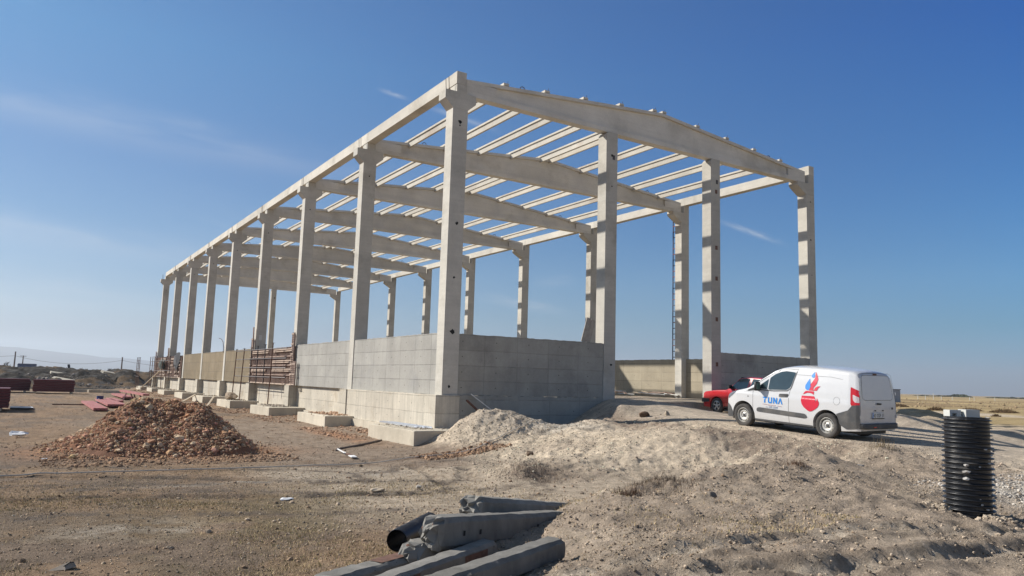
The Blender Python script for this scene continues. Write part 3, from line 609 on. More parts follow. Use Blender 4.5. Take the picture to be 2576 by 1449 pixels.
# walls between the columns: local x along the wall, z up
def wall(name, label, cat, p0, p1, z0, z1, th, m, group=None, holes=True, lx=1.23, rag=.012, hole_z=(.25, .75, 1.25, 1.75)):
    p0, p1 = Vector(p0), Vector(p1); ln = (p1 - p0).length; ang = math.atan2(p1.y - p0.y, p1.x - p0.x)
    t = thing(name, label, cat, (p0.x, p0.y, z0), (0, 0, ang), group)
    b = MB(); n = max(2, int(ln / .12)); h = z1 - z0
    top = [h + rag * (random.random() - .5) * 2 for _ in range(n + 1)]
    vs = []; fs = []
    for i in range(n + 1):
        x = ln * i / n
        vs += [(x, 0, 0), (x, 0, top[i]), (x, th, top[i] + rag * (random.random() - .5)), (x, th, 0)]
    for i in range(n):
        a = i * 4; c = a + 4
        fs += [(a, c, c + 1, a + 1), (a + 1, c + 1, c + 2, a + 2), (a + 2, c + 2, c + 3, a + 3), (a + 3, c + 3, c, a)]
    fs += [(0, 1, 2, 3), (n * 4 + 3, n * 4 + 2, n * 4 + 1, n * 4)]
    b.add(vs, fs); b.build('wall_face', m, t)
    if holes:
        hb = MB(); xs = np.arange(.12, ln, lx)
        for x in xs:
            for z in hole_z:
                if z < h - .1: hb.lathe([(.016, -.002), (.016, .004)], 8, 'y', (x + .02, 0, z + random.uniform(-.02, .02))); 
                if z < h - .1: hb.add([(x + .02 + .016 * math.cos(a), -.0022, z + .016 * math.sin(a)) for a in [i * math.pi / 4 for i in range(8)]], [tuple(range(8))])
        hb.build('tie_holes', M['tie'], t)['kind'] = 'stuff'
    return t
def ly(k): return BL * k
# left infill: local +x must run towards -Y so that local -y (outside face) looks to -X
for k, m, lb in ((0, 'panel_grey', 'grey board-marked wall panel in the nearest bay of the long side'), (1, 'panel_grey', 'light grey wall panel with dark damp stains, between the second column and the timber formwork'),
                 (3, 'panel_tan', 'tan wall panel just beyond the near timber formwork'), (4, 'panel_tan', 'middle one of the three tan wall panels'), (5, 'panel_tan', 'tan wall panel next to the far formwork with the black sheet')):
    wall('infill_wall', lb, 'wall', (.03, ly(k + 1) - .005, 0), (.03, ly(k) + .505, 0), 0.0, 2.0, .22, M[m], 'cast infill walls of the long side')
for k in (2, 6, 7): wall('infill_wall', {2: 'fresh wall being cast behind the near timber formwork', 6: 'fresh wall behind the nearer half of the far formwork', 7: 'fresh wall behind the farther half of the far formwork'}[k], 'wall', (.16, ly(k + 1) - .005, 0), (.16, ly(k) + .505, 0), 0.0, 1.93, .15, M['panel_tan'], 'cast infill walls of the long side', holes=False)
wall('gable_wall', 'dark shaded wall panel of the gable between the corner column and first gable column', 'wall', (.575, .035, 0), (6.615, .035, 0), 0.0, 1.99, .22, M['panel_front'], 'gable infill walls', lx=1.3)
wall('gable_wall', 'shaded gable wall panel behind the cars, right of the second gable column', 'wall', (12.835, .035, 0), (W - .575, .035, 0), -.35, 1.93, .22, M['panel_front'], 'gable infill walls')
for k in range(4):
    wall('side_wall', 'pale wall of the right side in the %s bay from the open gable' % ORD[k], 'wall', (W - .22, ly(k + 1) - .005, 0), (W - .22, ly(k) + .505, 0), -.2, 1.98, .2, M['panel_side'], 'cast infill walls of the right side')
# foundations
for k in range(NB + 1):
    b = MB(); b.box(-.24, .62, BL * k - .07, BL * k + .72, -1.62, -.004)
    o = b.build('column_pedestal', M['plinth'], bevel=.01, loc=None)
    me = o.data; 
    for v in me.vertices: v.co.x -= 0; v.co.y -= BL * k
    o.location = (0, BL * k, 0)
    tag(o, 'cast pedestal under the near corner column' if k == 0 else 'cast pedestal under the %s column of the long left side' % ORD[k], 'pedestal', 'pedestals of the left columns')
for k in range(NB):
    wall('plinth_wall', 'cream plinth wall below the %s bay of the long side' % ORD[k], 'plinth', ((-.20 if k == 0 else .17), ly(k + 1) - .075, 0), ((-.20 if k == 0 else .17), ly(k) + (.725), 0), -1.12, -.006, .34 if k else .5, M['plinth'], 'plinth walls of the long side', lx=1.0, hole_z=(.3, .8))
    wall('ground_beam', 'low foundation ledge below the %s bay of the long side' % ORD[k], 'ledge', (-.28 if k == 0 else .06, ly(k + 1) - .9, 0), (-.28 if k == 0 else .06, ly(k) + 1.2, 0), -1.6, -1.125, .4, M['slab'], 'foundation ledges of the long side', holes=False)
wall('plinth_wall', 'shaded plinth below the gable wall, behind the sand piles', 'plinth', (.625, -.02, 0), (6.60, -.02, 0), -1.6, -.006, .3, M['panel_front'], None, lx=1.5, hole_z=(.5, 1.1))
def footing(k):
    b = MB(); b.box(0, 2.95, 0, 3.55, 0, .62)
    o = b.build('footing_slab', M['slab'], bevel=.012); o.location = (-1.48, BL * k - 1.22, -1.66)
    if k: o.location.x += [0, .12, -.05, .08, 0, .1, -.05, .05, 0][k]; o.location.y += [0, .25, -.35, .35, -.1, .2, 0, .1, 0][k]
    tag(o, 'pale concrete footing slab at the near corner with steel profiles lying on it' if k == 0 else 'pale concrete footing slab, %s from the near corner' % ORD[k], 'footing', 'column footing slabs')
for k in range(NB + 1): footing(k)
# ------------------------------------------------------------------ stones
def ico(sub):
    bm = bmesh.new(); bmesh.ops.create_icosphere(bm, subdivisions=sub, radius=1); V = np.array([v.co[:] for v in bm.verts]); Fc = np.array([[v.index for v in f.verts] for f in bm.faces]); bm.free(); return V, Fc
def stone_lib(sub, n, seed):
    V, Fc = ico(sub); r = np.random.default_rng(seed); out = []
    for i in range(n):
        v = V.copy()
        for _ in range(6):                                     # chip flat facets
            d = r.normal(size=3); d /= np.linalg.norm(d); h = r.uniform(.45, .8); s = v @ d; k = s > h; v[k] -= np.outer(s[k] - h, d)
        v *= r.uniform(.7, 1.15, 3); v *= (1 + r.normal(0, .05, (len(v), 1))); out.append(v)
    return out, Fc
LIB1 = stone_lib(1, 8, 1); LIB2 = stone_lib(2, 8, 2)
def rotmats(n, r, flat=False):
    q = r.normal(size=(n, 4)); q /= np.linalg.norm(q, axis=1)[:, None]; w, x, y, z = q.T
    return np.stack([1 - 2 * (y * y + z * z), 2 * (x * y - z * w), 2 * (x * z + y * w), 2 * (x * y + z * w), 1 - 2 * (x * x + z * z), 2 * (y * z - x * w), 2 * (x * z - y * w), 2 * (y * z + x * w), 1 - 2 * (x * x + y * y)], -1).reshape(n, 3, 3)
def stones(name, pos, size, cols, lib, mat_, r, parent=None, sink=.25):
    vs, fc = lib; n = len(pos); k = r.integers(0, len(vs), n); base = np.stack(vs)[k]
    Rm = rotmats(n, r); v = np.einsum('nij,nvj->nvi', Rm, base * size[:, None, None]); v[:, :, 2] *= .8
    v += pos[:, None, :]; v[:, :, 2] += (size * (.8 - sink * 2) * .5)[:, None]
    nv = base.shape[1]; Fc = (fc[None] + (np.arange(n) * nv)[:, None, None]).reshape(-1, 3)
    c = np.repeat(cols[:, None, :], nv, 1).reshape(-1, 3)
    return np_mesh(name, v.reshape(-1, 3), Fc, mat_, 3, False, {'soil': c}, parent)
M['stone'] = soil_mat('stone', .006)
# rubble heap
def heap_h(x, y):
    def cone(cx, cy, h, sx, sy, rot=0, p=1.0):
        c, s = math.cos(rot), math.sin(rot); u = ((x - cx) * c + (y - cy) * s) / sx; v = (-(x - cx) * s + (y - cy) * c) / sy
        return h * (1 - np.sqrt(u * u + v * v + .015)) 
    a = cone(-8.35, .65, 1.36, 2.25, 2.8, -.2); b = cone(-7.30, .05, 1.28, 1.50, 2.4); c = cone(-7.8, .5, 1.36, 1.8, 2.4)
    h = np.maximum(np.maximum(a, b), c); h = np.minimum(h, 1.20 + .05 * h)
    return h + .16 * fbm(x, y, 1.1, 4, 88) * (h > -.2)
hx, hy = np.meshgrid(np.linspace(-12, -4.6, 150), np.linspace(-4, 4.2, 150)); hh = heap_h(hx, hy)
hz = np.where(hh > -.15, G0 + hh, G0 - .2); hid = np.arange(150 * 150).reshape(150, 150)
hF = np.stack([hid[:-1, :-1], hid[:-1, 1:], hid[1:, 1:], hid[1:, :-1]], -1).reshape(-1, 4)
keep = (hh.ravel()[hF] > -.2).any(1)
hc = lerp(np.broadcast_to(np.array([.33, .165, .095]), hx.shape + (3,)), np.array([.24, .13, .085]), sstep(-.1, .25, fbm(hx, hy, 1.2, 3, 14)))
heap = thing('rubble_heap', 'large conical heap of reddish brown stones and clay on the open yard', 'heap', (0, 0, 0))
np_mesh('clay_core', np.stack([hx, hy, hz], -1).reshape(-1, 3), hF[keep], M['soil'], 4, True, {'soil': hc.reshape(-1, 3)}, heap)
n = 21000; th_ = rng.uniform(0, 2 * math.pi, n); rr_ = np.sqrt(rng.uniform(0, 1.0, n)) * 1.18
sx_, sy_ = -7.95 + 2.55 * rr_ * np.cos(th_), .3 + 3.1 * rr_ * np.sin(th_) - .25 * (rr_ > .9)
hv = heap_h(sx_, sy_); out = hv < -.02
keep = ~out | (rng.uniform(size=n) < .22 * np.exp(hv * 6)); sx_, sy_, hv = sx_[keep], sy_[keep], hv[keep]; n = len(sx_)
ss = np.clip(np.exp(rng.normal(-3.80, .58, n)), .011, .15) * np.where(hv < .25, 1.12, 1.0)
sc_ = np.array([.42, .25, .155]) * rng.uniform(.55, 1.35, (n, 1)) * (1 + rng.normal(0, .05, (n, 3)))
ts = rng.uniform(size=n) < .22; sc_[ts] = np.array([.56, .42, .28]) * rng.uniform(.75, 1.1, (ts.sum(), 1))
o = stones('stones', np.stack([sx_, sy_, G0 + np.maximum(hv, 0)], -1), ss, np.clip(sc_, .03, .6), LIB1, M['stone'], rng, heap, .30); o['kind'] = 'stuff'

# loose pebbles over the whole yard (uncountable)
def scatter(n, x0, x1, y0, y1, dens=None):
    x = rng.uniform(x0, x1, n); y = rng.uniform(y0, y1, n)
    if dens is not None: k = rng.uniform(size=n) < dens(x, y); x, y = x[k], y[k]
    return x, y
def cache_ground(x, y): _cache.clear(); return ground(x, y)
px, py, ps, pc = [], [], [], []
def add_peb(x, y, s, c): px.append(x); py.append(y); ps.append(s); pc.append(c)
x, y = scatter(9000, -13, 6, -19, 2); add_peb(x, y, np.clip(np.exp(rng.normal(-4.5, .45, len(x))), .005, .035), np.array([.38, .31, .23]) * rng.uniform(.4, 1.35, (len(x), 1)))
x, y = scatter(9000, -14, -1, -14, 34); add_peb(x, y, np.clip(np.exp(rng.normal(-4.3, .5, len(x))), .006, .045), np.array([.34, .24, .16]) * rng.uniform(.55, 1.3, (len(x), 1)))
x, y = scatter(900, -10.5, -5.2, -13.8, -8.6, lambda x, y: np.exp(-(((x + 7.2) / 1.7) ** 2 + ((y + 11.6) / 1.7) ** 2))); add_peb(x, y, np.clip(np.exp(rng.normal(-3.9, .45, len(x))), .010, .06), np.array([.46, .36, .26]) * rng.uniform(.7, 1.2, (len(x), 1)))
x, y = scatter(1500, -10.8, -5.6, -4.0, -1.5); add_peb(x, y, np.clip(np.exp(rng.normal(-3.6, .45, len(x))), .015, .08), np.array([.34, .22, .14]) * rng.uniform(.7, 1.3, (len(x), 1)))
x, y = scatter(10000, -6.5, 6, -18, -2, lambda x, y: np.clip(.35 + 1.5 * fbm(x, y, .8, 3, 5), .05, 1)); add_peb(x, y, np.clip(np.exp(rng.normal(-4.6, .55, len(x))), .007, .05), np.array([.42, .34, .26]) * rng.uniform(.45, 1.3, (len(x), 1)))
x, y = scatter(900, -2.8, -.4, -4.9, -3.6); add_peb(x, y, np.clip(np.exp(rng.normal(-3.5, .5, len(x))), .015, .09), np.array([.34, .22, .14]) * rng.uniform(.5, 1.3, (len(x), 1)))
x, y = scatter(5000, -.9, 3.2, -4.2, -1.2); add_peb(x, y, np.clip(np.exp(rng.normal(-4.3, .4, len(x))), .008, .035), np.array([.56, .47, .36]) * rng.uniform(.6, 1.15, (len(x), 1)))
x, y = scatter(2200, .6, 4.6, -17.4, -14.8); add_peb(x, y, np.clip(np.exp(rng.normal(-3.9, .35, len(x))), .012, .05), np.array([.46, .42, .37]) * rng.uniform(.7, 1.2, (len(x), 1)))
for k in range(0, 9):                                           # rubble spilled on the footing slabs
    x, y = scatter(260 if k else 120, -1.1, .0, 8 * k - .6, 8 * k + 2.0); add_peb(x, y, np.clip(np.exp(rng.normal(-3.1 if k in (1, 2) else -3.5, .4, len(x))), .02, .10), np.array([.50, .33, .22] if k in (1,) else [.42, .36, .29]) * rng.uniform(.6, 1.2, (len(x), 1)))
for k in range(0, 8):
    x, y = scatter(240, -2.6, -1.5, 8 * k + 1.5, 8 * k + 7); add_peb(x, y, np.clip(np.exp(rng.normal(-3.4, .45, len(x))), .02, .10), np.array([.46, .30, .20]) * rng.uniform(.6, 1.2, (len(x), 1)))
    x, y = scatter(160, -1.3, .0, 8 * k + 2.4, 8 * k + 6.8); add_peb(x, y, np.clip(np.exp(rng.normal(-3.2, .45, len(x))), .02, .11), np.array([.46, .30, .20]) * rng.uniform(.6, 1.2, (len(x), 1)))
x, y = scatter(70000, -7.5, 5.0, -18.6, -2.5, lambda x, y: np.clip(.45 + 1.6 * fbm(x, y, 1.1, 3, 15), .08, 1)); fl_ = cache_ground(x, y) > -1.40; x, y = x[fl_], y[fl_]
add_peb(x, y, np.clip(np.exp(rng.normal(-4.55, .45, len(x))), .006, .035), np.where((y < -13.2)[:, None], np.array([.38, .305, .23]), np.array([.58, .48, .365])) * rng.uniform(.4, 1.25, (len(x), 1)))
x, y = scatter(26000, -12.5, -3.2, -17, -5); add_peb(x, y, np.clip(np.exp(rng.normal(-4.9, .4, len(x))), .004, .02), np.array([.34, .25, .17]) * rng.uniform(.5, 1.8, (len(x), 1)))
a__ = rng.uniform(0, 6.28, 700); r__ = .30 + np.abs(rng.normal(0, .10, 700)); add_peb(-.67 + r__ * np.cos(a__), -16.34 + r__ * np.sin(a__), np.clip(np.exp(rng.normal(-3.9, .5, 700)), .01, .06), np.array([.46, .38, .29]) * rng.uniform(.5, 1.2, (700, 1)))
px, py, ps, pc = np.concatenate(px), np.concatenate(py), np.concatenate(ps), np.concatenate(pc)
pz = cache_ground(px, py)
ksl = np.zeros(len(px), bool)
for k in range(9): ksl |= (px > -1.48) & (px < 0) & (py > 8 * k - 1.2) & (py < 8 * k + 2.3)
pz = np.where(ksl, np.maximum(pz, -1.04), pz)
d_ = np.hypot(px + 11.18, py + 21.6); k = ps > .00055 * d_; px, py, ps, pc, pz = px[k], py[k], ps[k], pc[k], pz[k]
tag(stones('loose_pebbles', np.stack([px, py, pz], -1), ps, np.clip(pc, .03, .6), LIB1, M['stone'], rng), 'loose pebbles and clods scattered over the bare yard', 'pebbles', kind='stuff')

# dry grass
def blades(name, x, y, h, cols, lean=.6, w=.0035):
    n = len(x); z = cache_ground(x, y); a = rng.uniform(0, 2 * math.pi, n); l = rng.uniform(0, lean, n) * h
    dx, dy = np.cos(a) * l, np.sin(a) * l; b = rng.uniform(0, 2 * math.pi, n); wx, wy = np.cos(b) * w, np.sin(b) * w
    V = np.stack([np.stack([x - wx, y - wy, z - .004], -1), np.stack([x + wx, y + wy, z - .004], -1), np.stack([x + dx, y + dy, z + h], -1)], 1).reshape(-1, 3)
    return np_mesh(name, V, np.arange(n * 3).reshape(-1, 3), M['stone'], 3, False, {'soil': np.repeat(cols, 3, 0)})
gxx, gyy = scatter(150000, -13.5, -3.2, -16.5, -4.0, lambda x, y: np.clip(.35 + 1.6 * fbm(x, y, .7, 3, 71), 0.04, 1) * np.clip((-3.6 - x + .4 * (-y - 9)) / 2, .0, 1))
kk = gyy < np.where(rng.uniform(size=len(gxx)) < .25, -4.0, -8.6 + .9 * np.sin(gxx)); gxx, gyy = gxx[kk], gyy[kk]
gcol = np.array([.58, .45, .25]) * rng.uniform(.45, 1.25, (len(gxx), 1)); gr = rng.uniform(size=len(gxx)) < .14; gcol[gr] = np.array([.13, .15, .05]) * rng.uniform(.6, 1.2, (gr.sum(), 1))
tag(blades('dry_grass', gxx, gyy, rng.uniform(.010, .042, len(gxx)), gcol, .9, .0045), 'short dry grass and sparse green blades on the flat ground', 'grass', kind='stuff')
def tuft(x, y, n, h, colr, label, spread=.08):
    a = x + rng.normal(0, spread, n); b = y + rng.normal(0, spread, n)
    tag(blades('dry_weed', a, b, rng.uniform(.3, 1, n) * h, np.array(colr) * rng.uniform(.6, 1.3, (n, 1)), .9, .003), label, 'weed')
tuft(3.55, -12.55, 140, .30, (.20, .15, .09), 'dry weed tuft on the dirt crest right of the van wheels', .14)
tuft(-.9, -13.9, 200, .12, (.12, .07, .045), 'brown root clump on the near dirt hump', .09)
tuft(-3.75, -13.75, 900, .11, (.16, .125, .095), 'dark twiggy patch along the crest of the near dirt ridge', .28)
tuft(-2.5, -8.95, 900, .12, (.17, .135, .105), 'dark twiggy patch on the small hump at the foot of the pale slope', .35)
tuft(-4.55, -14.1, 240, .13, (.10, .06, .04), 'dark brown root clump beside the broken concrete poles', .08)

# single rocks that stand out
def rock(x, y, s, colr, label, dz=0, name='rock', seed=1):
    r = np.random.default_rng(seed); v = LIB2[0][seed % 8] * s * np.array([1, .9, .75]); z = gz(x, y) + dz
    Vv = v + np.array([x, y, z + s * .3]); return tag(np_mesh(name, Vv, LIB2[1], M['stone'], 3, False, {'soil': np.tile(np.array(colr), (len(Vv), 1))}), label, 'rock')
rock(-.93, -6.42, .13, (.14, .10, .07), 'dark round clod alone on the pale sand slope', seed=3)
rock(5.35, -3.6, .17, (.12, .08, .055), 'dark clod on the slope below the road crest', seed=4)
rock(5.9, -4.0, .13, (.36, .30, .23), 'pale rock beside the dark clod on the road crest', seed=5)
rock(-5.0, -8.9, .07, (.5, .46, .4), 'small pale rock on the tyre-marked earth, left of the dark toe of the slope', seed=6)
rock(1.2, -13.6, .11, (.23, .22, .21), 'smooth grey rock on the back of the near dirt hump', seed=7)
rock(-3.9, -14.9, .08, (.19, .16, .13), 'grey brown rock lying near the right end of the broken poles', seed=2)
rock(-4.7, -5.3, .06, (.16, .12, .08), 'small brown clod touching the long cable on the yard', seed=1)

# ------------------------------------------------------------------ broken concrete poles
def vn3(q, sd):
    x = np.array([q.x * 5.0 + q.z * 9]); y = np.array([q.y * 5.0 - q.z * 7]); return float(fbm(x, y, 1.0, 3, sd)[0])
def pole(label, p0, p1, w, h, broken=(True, False), seed=0, bars=(), plates=(), taper=.92, roll=0.0, mat_='old_concrete'):
    r = random.Random(seed); p0, p1 = Vector(p0), Vector(p1); d = p1 - p0; ln = d.length; d.normalize()
    a = d.cross(Vector((0, 0, 1))).normalized(); b = a.cross(d).normalized()
    a, b = a * math.cos(roll) + b * math.sin(roll), b * math.cos(roll) - a * math.sin(roll)
    base = p0 - Vector((0, 0, h / 2)); t = thing('concrete_pole', label, 'concrete pole', tuple(base), group='broken concrete poles piled in the foreground')
    c = .16; sec = [(-.5 + c, -.5), (.5 - c, -.5), (.5, -.5 + c), (.5, .5 - c), (.5 - c, .5), (-.5 + c, .5), (-.5, .5 - c), (-.5, -.5 + c)]
    sec = [((x0 * (1 - f) + x1 * f), (y0 * (1 - f) + y1 * f)) for (x0, y0), (x1, y1) in zip(sec, sec[1:] + sec[:1]) for f in (0, .5)]
    ns = max(12, int(ln / .07)); V = []; Fc = []
    m = len(sec)
    for i in range(ns + 1):
        s = i / ns; k = 1 - (1 - taper) * s
        for (u, v) in sec:
            e_ = .965 if (abs(u) > .3 and abs(v) > .3 and r.random() < .35) else 1.0
            q = p0 + d * (ln * s + r.uniform(-.01, .01)) + a * (u * w * k * e_ + r.uniform(-.004, .004)) + b * (v * h * k * e_ + r.uniform(-.004, .004)) - base
            if (i < 2 and broken[0]) or (i > ns - 2 and broken[1]): q += d * r.uniform(-.03, .03)
            q += (a * vn3(q + base, 1) + b * vn3(q + base, 2)) * .004; V.append(q)
    for i in range(ns):
        for j in range(m): Fc.append((i * m + j, i * m + (j + 1) % m, (i + 1) * m + (j + 1) % m, (i + 1) * m + j))
    MB().add(V, Fc).build('pole_body', M[mat_], t, smooth=True, angle=12)
    for e, (i0, sg) in enumerate(((0, -1), (ns, 1))):
        rings = [[V[i0 * m + j] for j in range(m)]]; cc = sum(rings[0], Vector()) / m
        for kf, out in ((.90, .04), (.72, .08), (.5, .10), (.28, .12), (.1, .12)) if broken[e] else ((.7, 0), (.3, 0)):
            rings.append([cc + (q - cc) * kf * (1 + (r.uniform(-.12, .12) if broken[e] else 0)) + d * sg * (out + (r.uniform(-.05, .05) if broken[e] else 0)) for q in rings[0]])
        vs = [q for rg in rings for q in rg]; fs = []
        for i in range(len(rings) - 1):
            for j in range(m): fs.append((i * m + j, i * m + (j + 1) % m, (i + 1) * m + (j + 1) % m, (i + 1) * m + j))
        fs.append(tuple((len(rings) - 1) * m + j for j in range(m)))
        MB().add(vs, fs).build('broken_end' if broken[e] else 'cut_end', M['broken'] if broken[e] else M[mat_], t)
    for (u, v) in bars:
        q = p0 - base + a * (u * w) + b * (v * h)
        MB().tube([q + d * .05, q - d * .07, q - d * .085], [.030, .030, .016], 8).build('rebar_stub', M['rust'], t)
    for (s0, s1, side) in plates:
        u = .503 if side > 0 else -.503; k = 1 - (1 - taper) * s0
        c0 = p0 + d * ln * s0 - base; c1 = p0 + d * ln * s1 - base
        if side in (1, -1): vs = [c + a * (u * w * k + .004 * side) + b * (hh_ * h * k) for c, hh_ in ((c0, -.3), (c1, -.3), (c1, .3), (c0, .3))]
        else: vs = [c + b * (.505 * h * k + .004) + a * (hh_ * w * k) for c, hh_ in ((c0, -.3), (c1, -.3), (c1, .3), (c0, .3))]
        MB().add(vs, [(0, 1, 2, 3)]).build('steel_plate', M['rust'], t, fixn=False)
    return t
p_ = pole('broken concrete pole at the back of the pile, resting highest with a jagged left end', (-6.81, -14.03, -.985), (-4.24, -13.10, -1.325), .32, .33, (True, False), 1, taper=.62)
p_ = pole('thick broken concrete pole on top of the pile with bolt holes in its side', (-7.627, -14.694, -1.046), (-5.60, -13.98, -1.21), .28, .33, (True, False), 2, bars=((.22, .25), (.22, -.28), (-.3, .1)), taper=.84)
for s_ in (.14, .26, .74, .85):
    q = Vector((-7.627, -14.694, -1.046)).lerp(Vector((-5.60, -13.98, -1.21)), s_); dd = Vector((2.027, .714, -.164)).normalized(); aa = dd.cross(Vector((0, 0, 1))).normalized(); bb = aa.cross(dd)
    k = 1 - .16 * s_; q = q + aa * (.14 * k + .006) - p_.location
    MB().add([q + dd * x_ + bb * z_ for x_, z_ in ((-.016, -.025), (.016, -.025), (.016, .025), (-.016, .025))], [(0, 1, 2, 3)]).build('bolt_hole', M['tie'], p_, fixn=False)
pole('concrete pole with a rough grey stump showing under the top one', (-7.80, -14.62, -1.27), (-6.2, -14.05, -1.38), .30, .30, (True, False), 3, bars=((-.1, .3),))
pole('sunlit concrete pole at the left of the pile with a rusty plate on top', (-8.85, -15.05, -1.36), (-7.3, -14.25, -1.38), .28, .24, (True, False), 4, plates=((.38, .8, 0),))
pole('concrete pole with dark rusty plates on its side, lying under the pile', (-8.95, -15.66, -1.32), (-7.05, -14.80, -1.24), .22, .21, (False, False), 5, plates=((.10, .42, 1), (.74, .92, 1)), taper=.95)
pole('front concrete pole half buried in dirt, nearest the camera', (-9.0, -16.30, -1.23), (-6.72, -15.50, -1.12), .24, .22, (False, False), 6, taper=.95)
t = thing('corrugated_pipe', 'short black corrugated pipe lying behind the broken concrete poles', 'pipe', (-7.67, -13.92, -1.28))
prof = []; nr = 40
p0 = Vector((0, 0, .02)); p1 = Vector((.80, .80, .02)); b = MB()
pts = [p0.lerp(p1, i / 60) for i in range(61)]; b.tube(pts, [.115 + (.007 if i % 2 else 0) for i in range(61)], 20, cap=False); b.build('pipe_wall', M['hdpe'], t, smooth=True, angle=50)
b = MB(); b.tube([p0 - Vector((.0, 0, 0)), p1], [.100, .100], 20, cap=False); b.build('pipe_liner', M['hdpe'], t)
b = MB(); dirp = (p1 - p0).normalized(); b.tube([p0 - dirp * .004, p0 + dirp * .004], .117, 20, cap=False); b.build('pipe_rim', M['hdpe'], t)
# crushed carton in the lower left
M['carton'] = mat('weathered_carton', (.30, .25, .20), .9, 0, .2, 8)
t = thing('crushed_carton', 'crushed grey brown carton with a dark open flap in the lower left grass', 'litter', (-10.72, -12.85, G0)); t.scale = (.75, .75, .75)
MB().add([(-.18, -.05, 0), (.03, -.10, .01), (.16, -.03, .02), (.11, .07, .01), (-.05, .07, .0), (-.03, -.01, .05), (.08, -.01, .09), (.13, .03, .07)], [(0, 1, 5), (1, 6, 5), (1, 2, 6), (2, 7, 6), (0, 5, 4), (5, 6, 3, 4), (6, 7, 3), (2, 3, 7)]).build('folded_sheet', M['carton'], t)
MB().add([(.0, -.065, .045), (.085, -.035, .094), (.135, .015, .078), (.07, -.02, .03)], [(0, 1, 2, 3)]).build('dark_flap', M['black_cloth'], t)
# white plastic bag and scraps
t = thing('plastic_bag', 'crumpled white plastic bag lying left of the rubble heap', 'bag', (-11.25, 4.0, G0))
V, Fc = LIB2[0][2], LIB2[1]; r_ = np.random.default_rng(5); vv = V * np.array([.26, .14, .07]) * (1 + r_.normal(0, .35, (len(V), 1))); vv[:, 2] += .08
MB().add([tuple(q) for q in vv], [tuple(f) for f in Fc]).build('bag_film', M['white_plastic'], t)
for i, (x_, y_, s_, lb) in enumerate(((-7.55, -9.4, .07, 'scrap of white plastic on the dark wheel tracks'), (-10.7, -2.2, .05, 'tiny white scrap on the earth in front of the rubble heap'), (-5.9, -9.1, .10, 'flat pale stone slab on the dark wheel tracks'), (-6.9, -15.6, .035, 'white scrap next to the nearest concrete pole'))):
    vv = V * np.array([s_ * 1.4, s_, s_ * .35]) * (1 + r_.normal(0, .2, (len(V), 1)))
    tag(MB().add([tuple(q) for q in vv], [tuple(f) for f in Fc]).build('litter_scrap', M['white_plastic'] if i != 2 else M['wood_pale'], loc=(x_, y_, gz(x_, y_) + s_ * .2)), lb, 'litter')
# cable across the yard
pts = [(-16, -5.2), (-11.4, -5.08), (-8.07, -5.2), (-5.6, -5.15), (-4.2, -4.94), (-2.8, -4.2), (-1.1, -4.1), (.3, -3.4), (1.8, -2.75)]
cp = []
for i in range(len(pts) - 1):
    for s in range(24):
        f = s / 24; x_ = pts[i][0] * (1 - f) + pts[i + 1][0] * f; y_ = pts[i][1] * (1 - f) + pts[i + 1][1] * f; cp.append((x_, y_))
cpx = np.array(cp); 
for _ in range(14): cpx[1:-1] = (cpx[:-2] + cpx[1:-1] + cpx[2:]) / 3
cz = cache_ground(cpx[:, 0], cpx[:, 1]); czs = np.convolve(np.pad(cz, 6, 'edge'), np.ones(13) / 13, 'valid'); cz = np.maximum(cz, czs)
tag(MB().tube([(a, b_, c + .030) for (a, b_), c in zip(cpx, cz)], .013, 6).build('cable', mat('pale_cable', (.55, .50, .43), .6), smooth=True), 'long thin pale cable lying across the yard and up the sand pile', 'cable')
hp = np.array([(-1.6, .9), (-2.4, .2), (-3.1, -.5), (-3.75, -1.1), (-3.95, -1.6)]); hz_ = cache_ground(hp[:, 0], hp[:, 1])
tag(MB().tube([(a, b_, c + .02) for (a, b_), c in zip(hp, hz_)], .03, 7).build('hose', mat('grey_hose', (.16, .13, .115), .8), smooth=True), 'dusty brown hose on the ground left of the near footing slab', 'hose')
t = thing('metal_strip', 'bent white metal strip lying on the yard below the near footing slab', 'strip', (-4.0, -1.8, G0))
MB().add([(0, 0, .01), (.05, .03, .01), (-.12, -1.0, .03), (-.18, -1.02, .01), (0, 0, .05), (-.18, -1.0, .05)], [(0, 1, 2, 3), (0, 3, 5, 4)]).build('strip_bar', M['white_plastic'], t)
MB().bar((-.17, -1.25, .02), (-.22, -1.62, .02), .10, .02).build('rusty_joint', M['rust'], t)
MB().bar((-.24, -1.66, .02), (-.30, -2.05, .02), .14, .02).build('strip_tip', M['white_plastic'], t)
# galvanised profiles on the near footing slab
for i, (y0_, lb) in enumerate(((0, 'galvanised steel profile nearest the plinth wall'), (.16, 'middle galvanised steel profile of the three'), (.32, 'galvanised steel profile at the slab edge, lowest of the three'))):
    b = MB(); b.prism([(-.06, 0), (.06, 0), (.06, .05), (.052, .05), (.052, .008), (-.052, .008), (-.052, .05), (-.06, .05)], 0, 2.9)
    o = b.build('steel_profile', M['galv']); o.location = (-.42 - y0_, -.15 + .2 * i, -1.035 + .0 * i); o.rotation_euler = (0, 0, R(2.0 - 1.5 * i)); tag(o, lb + ' on the near footing slab', 'profile', 'steel profiles on the slab')
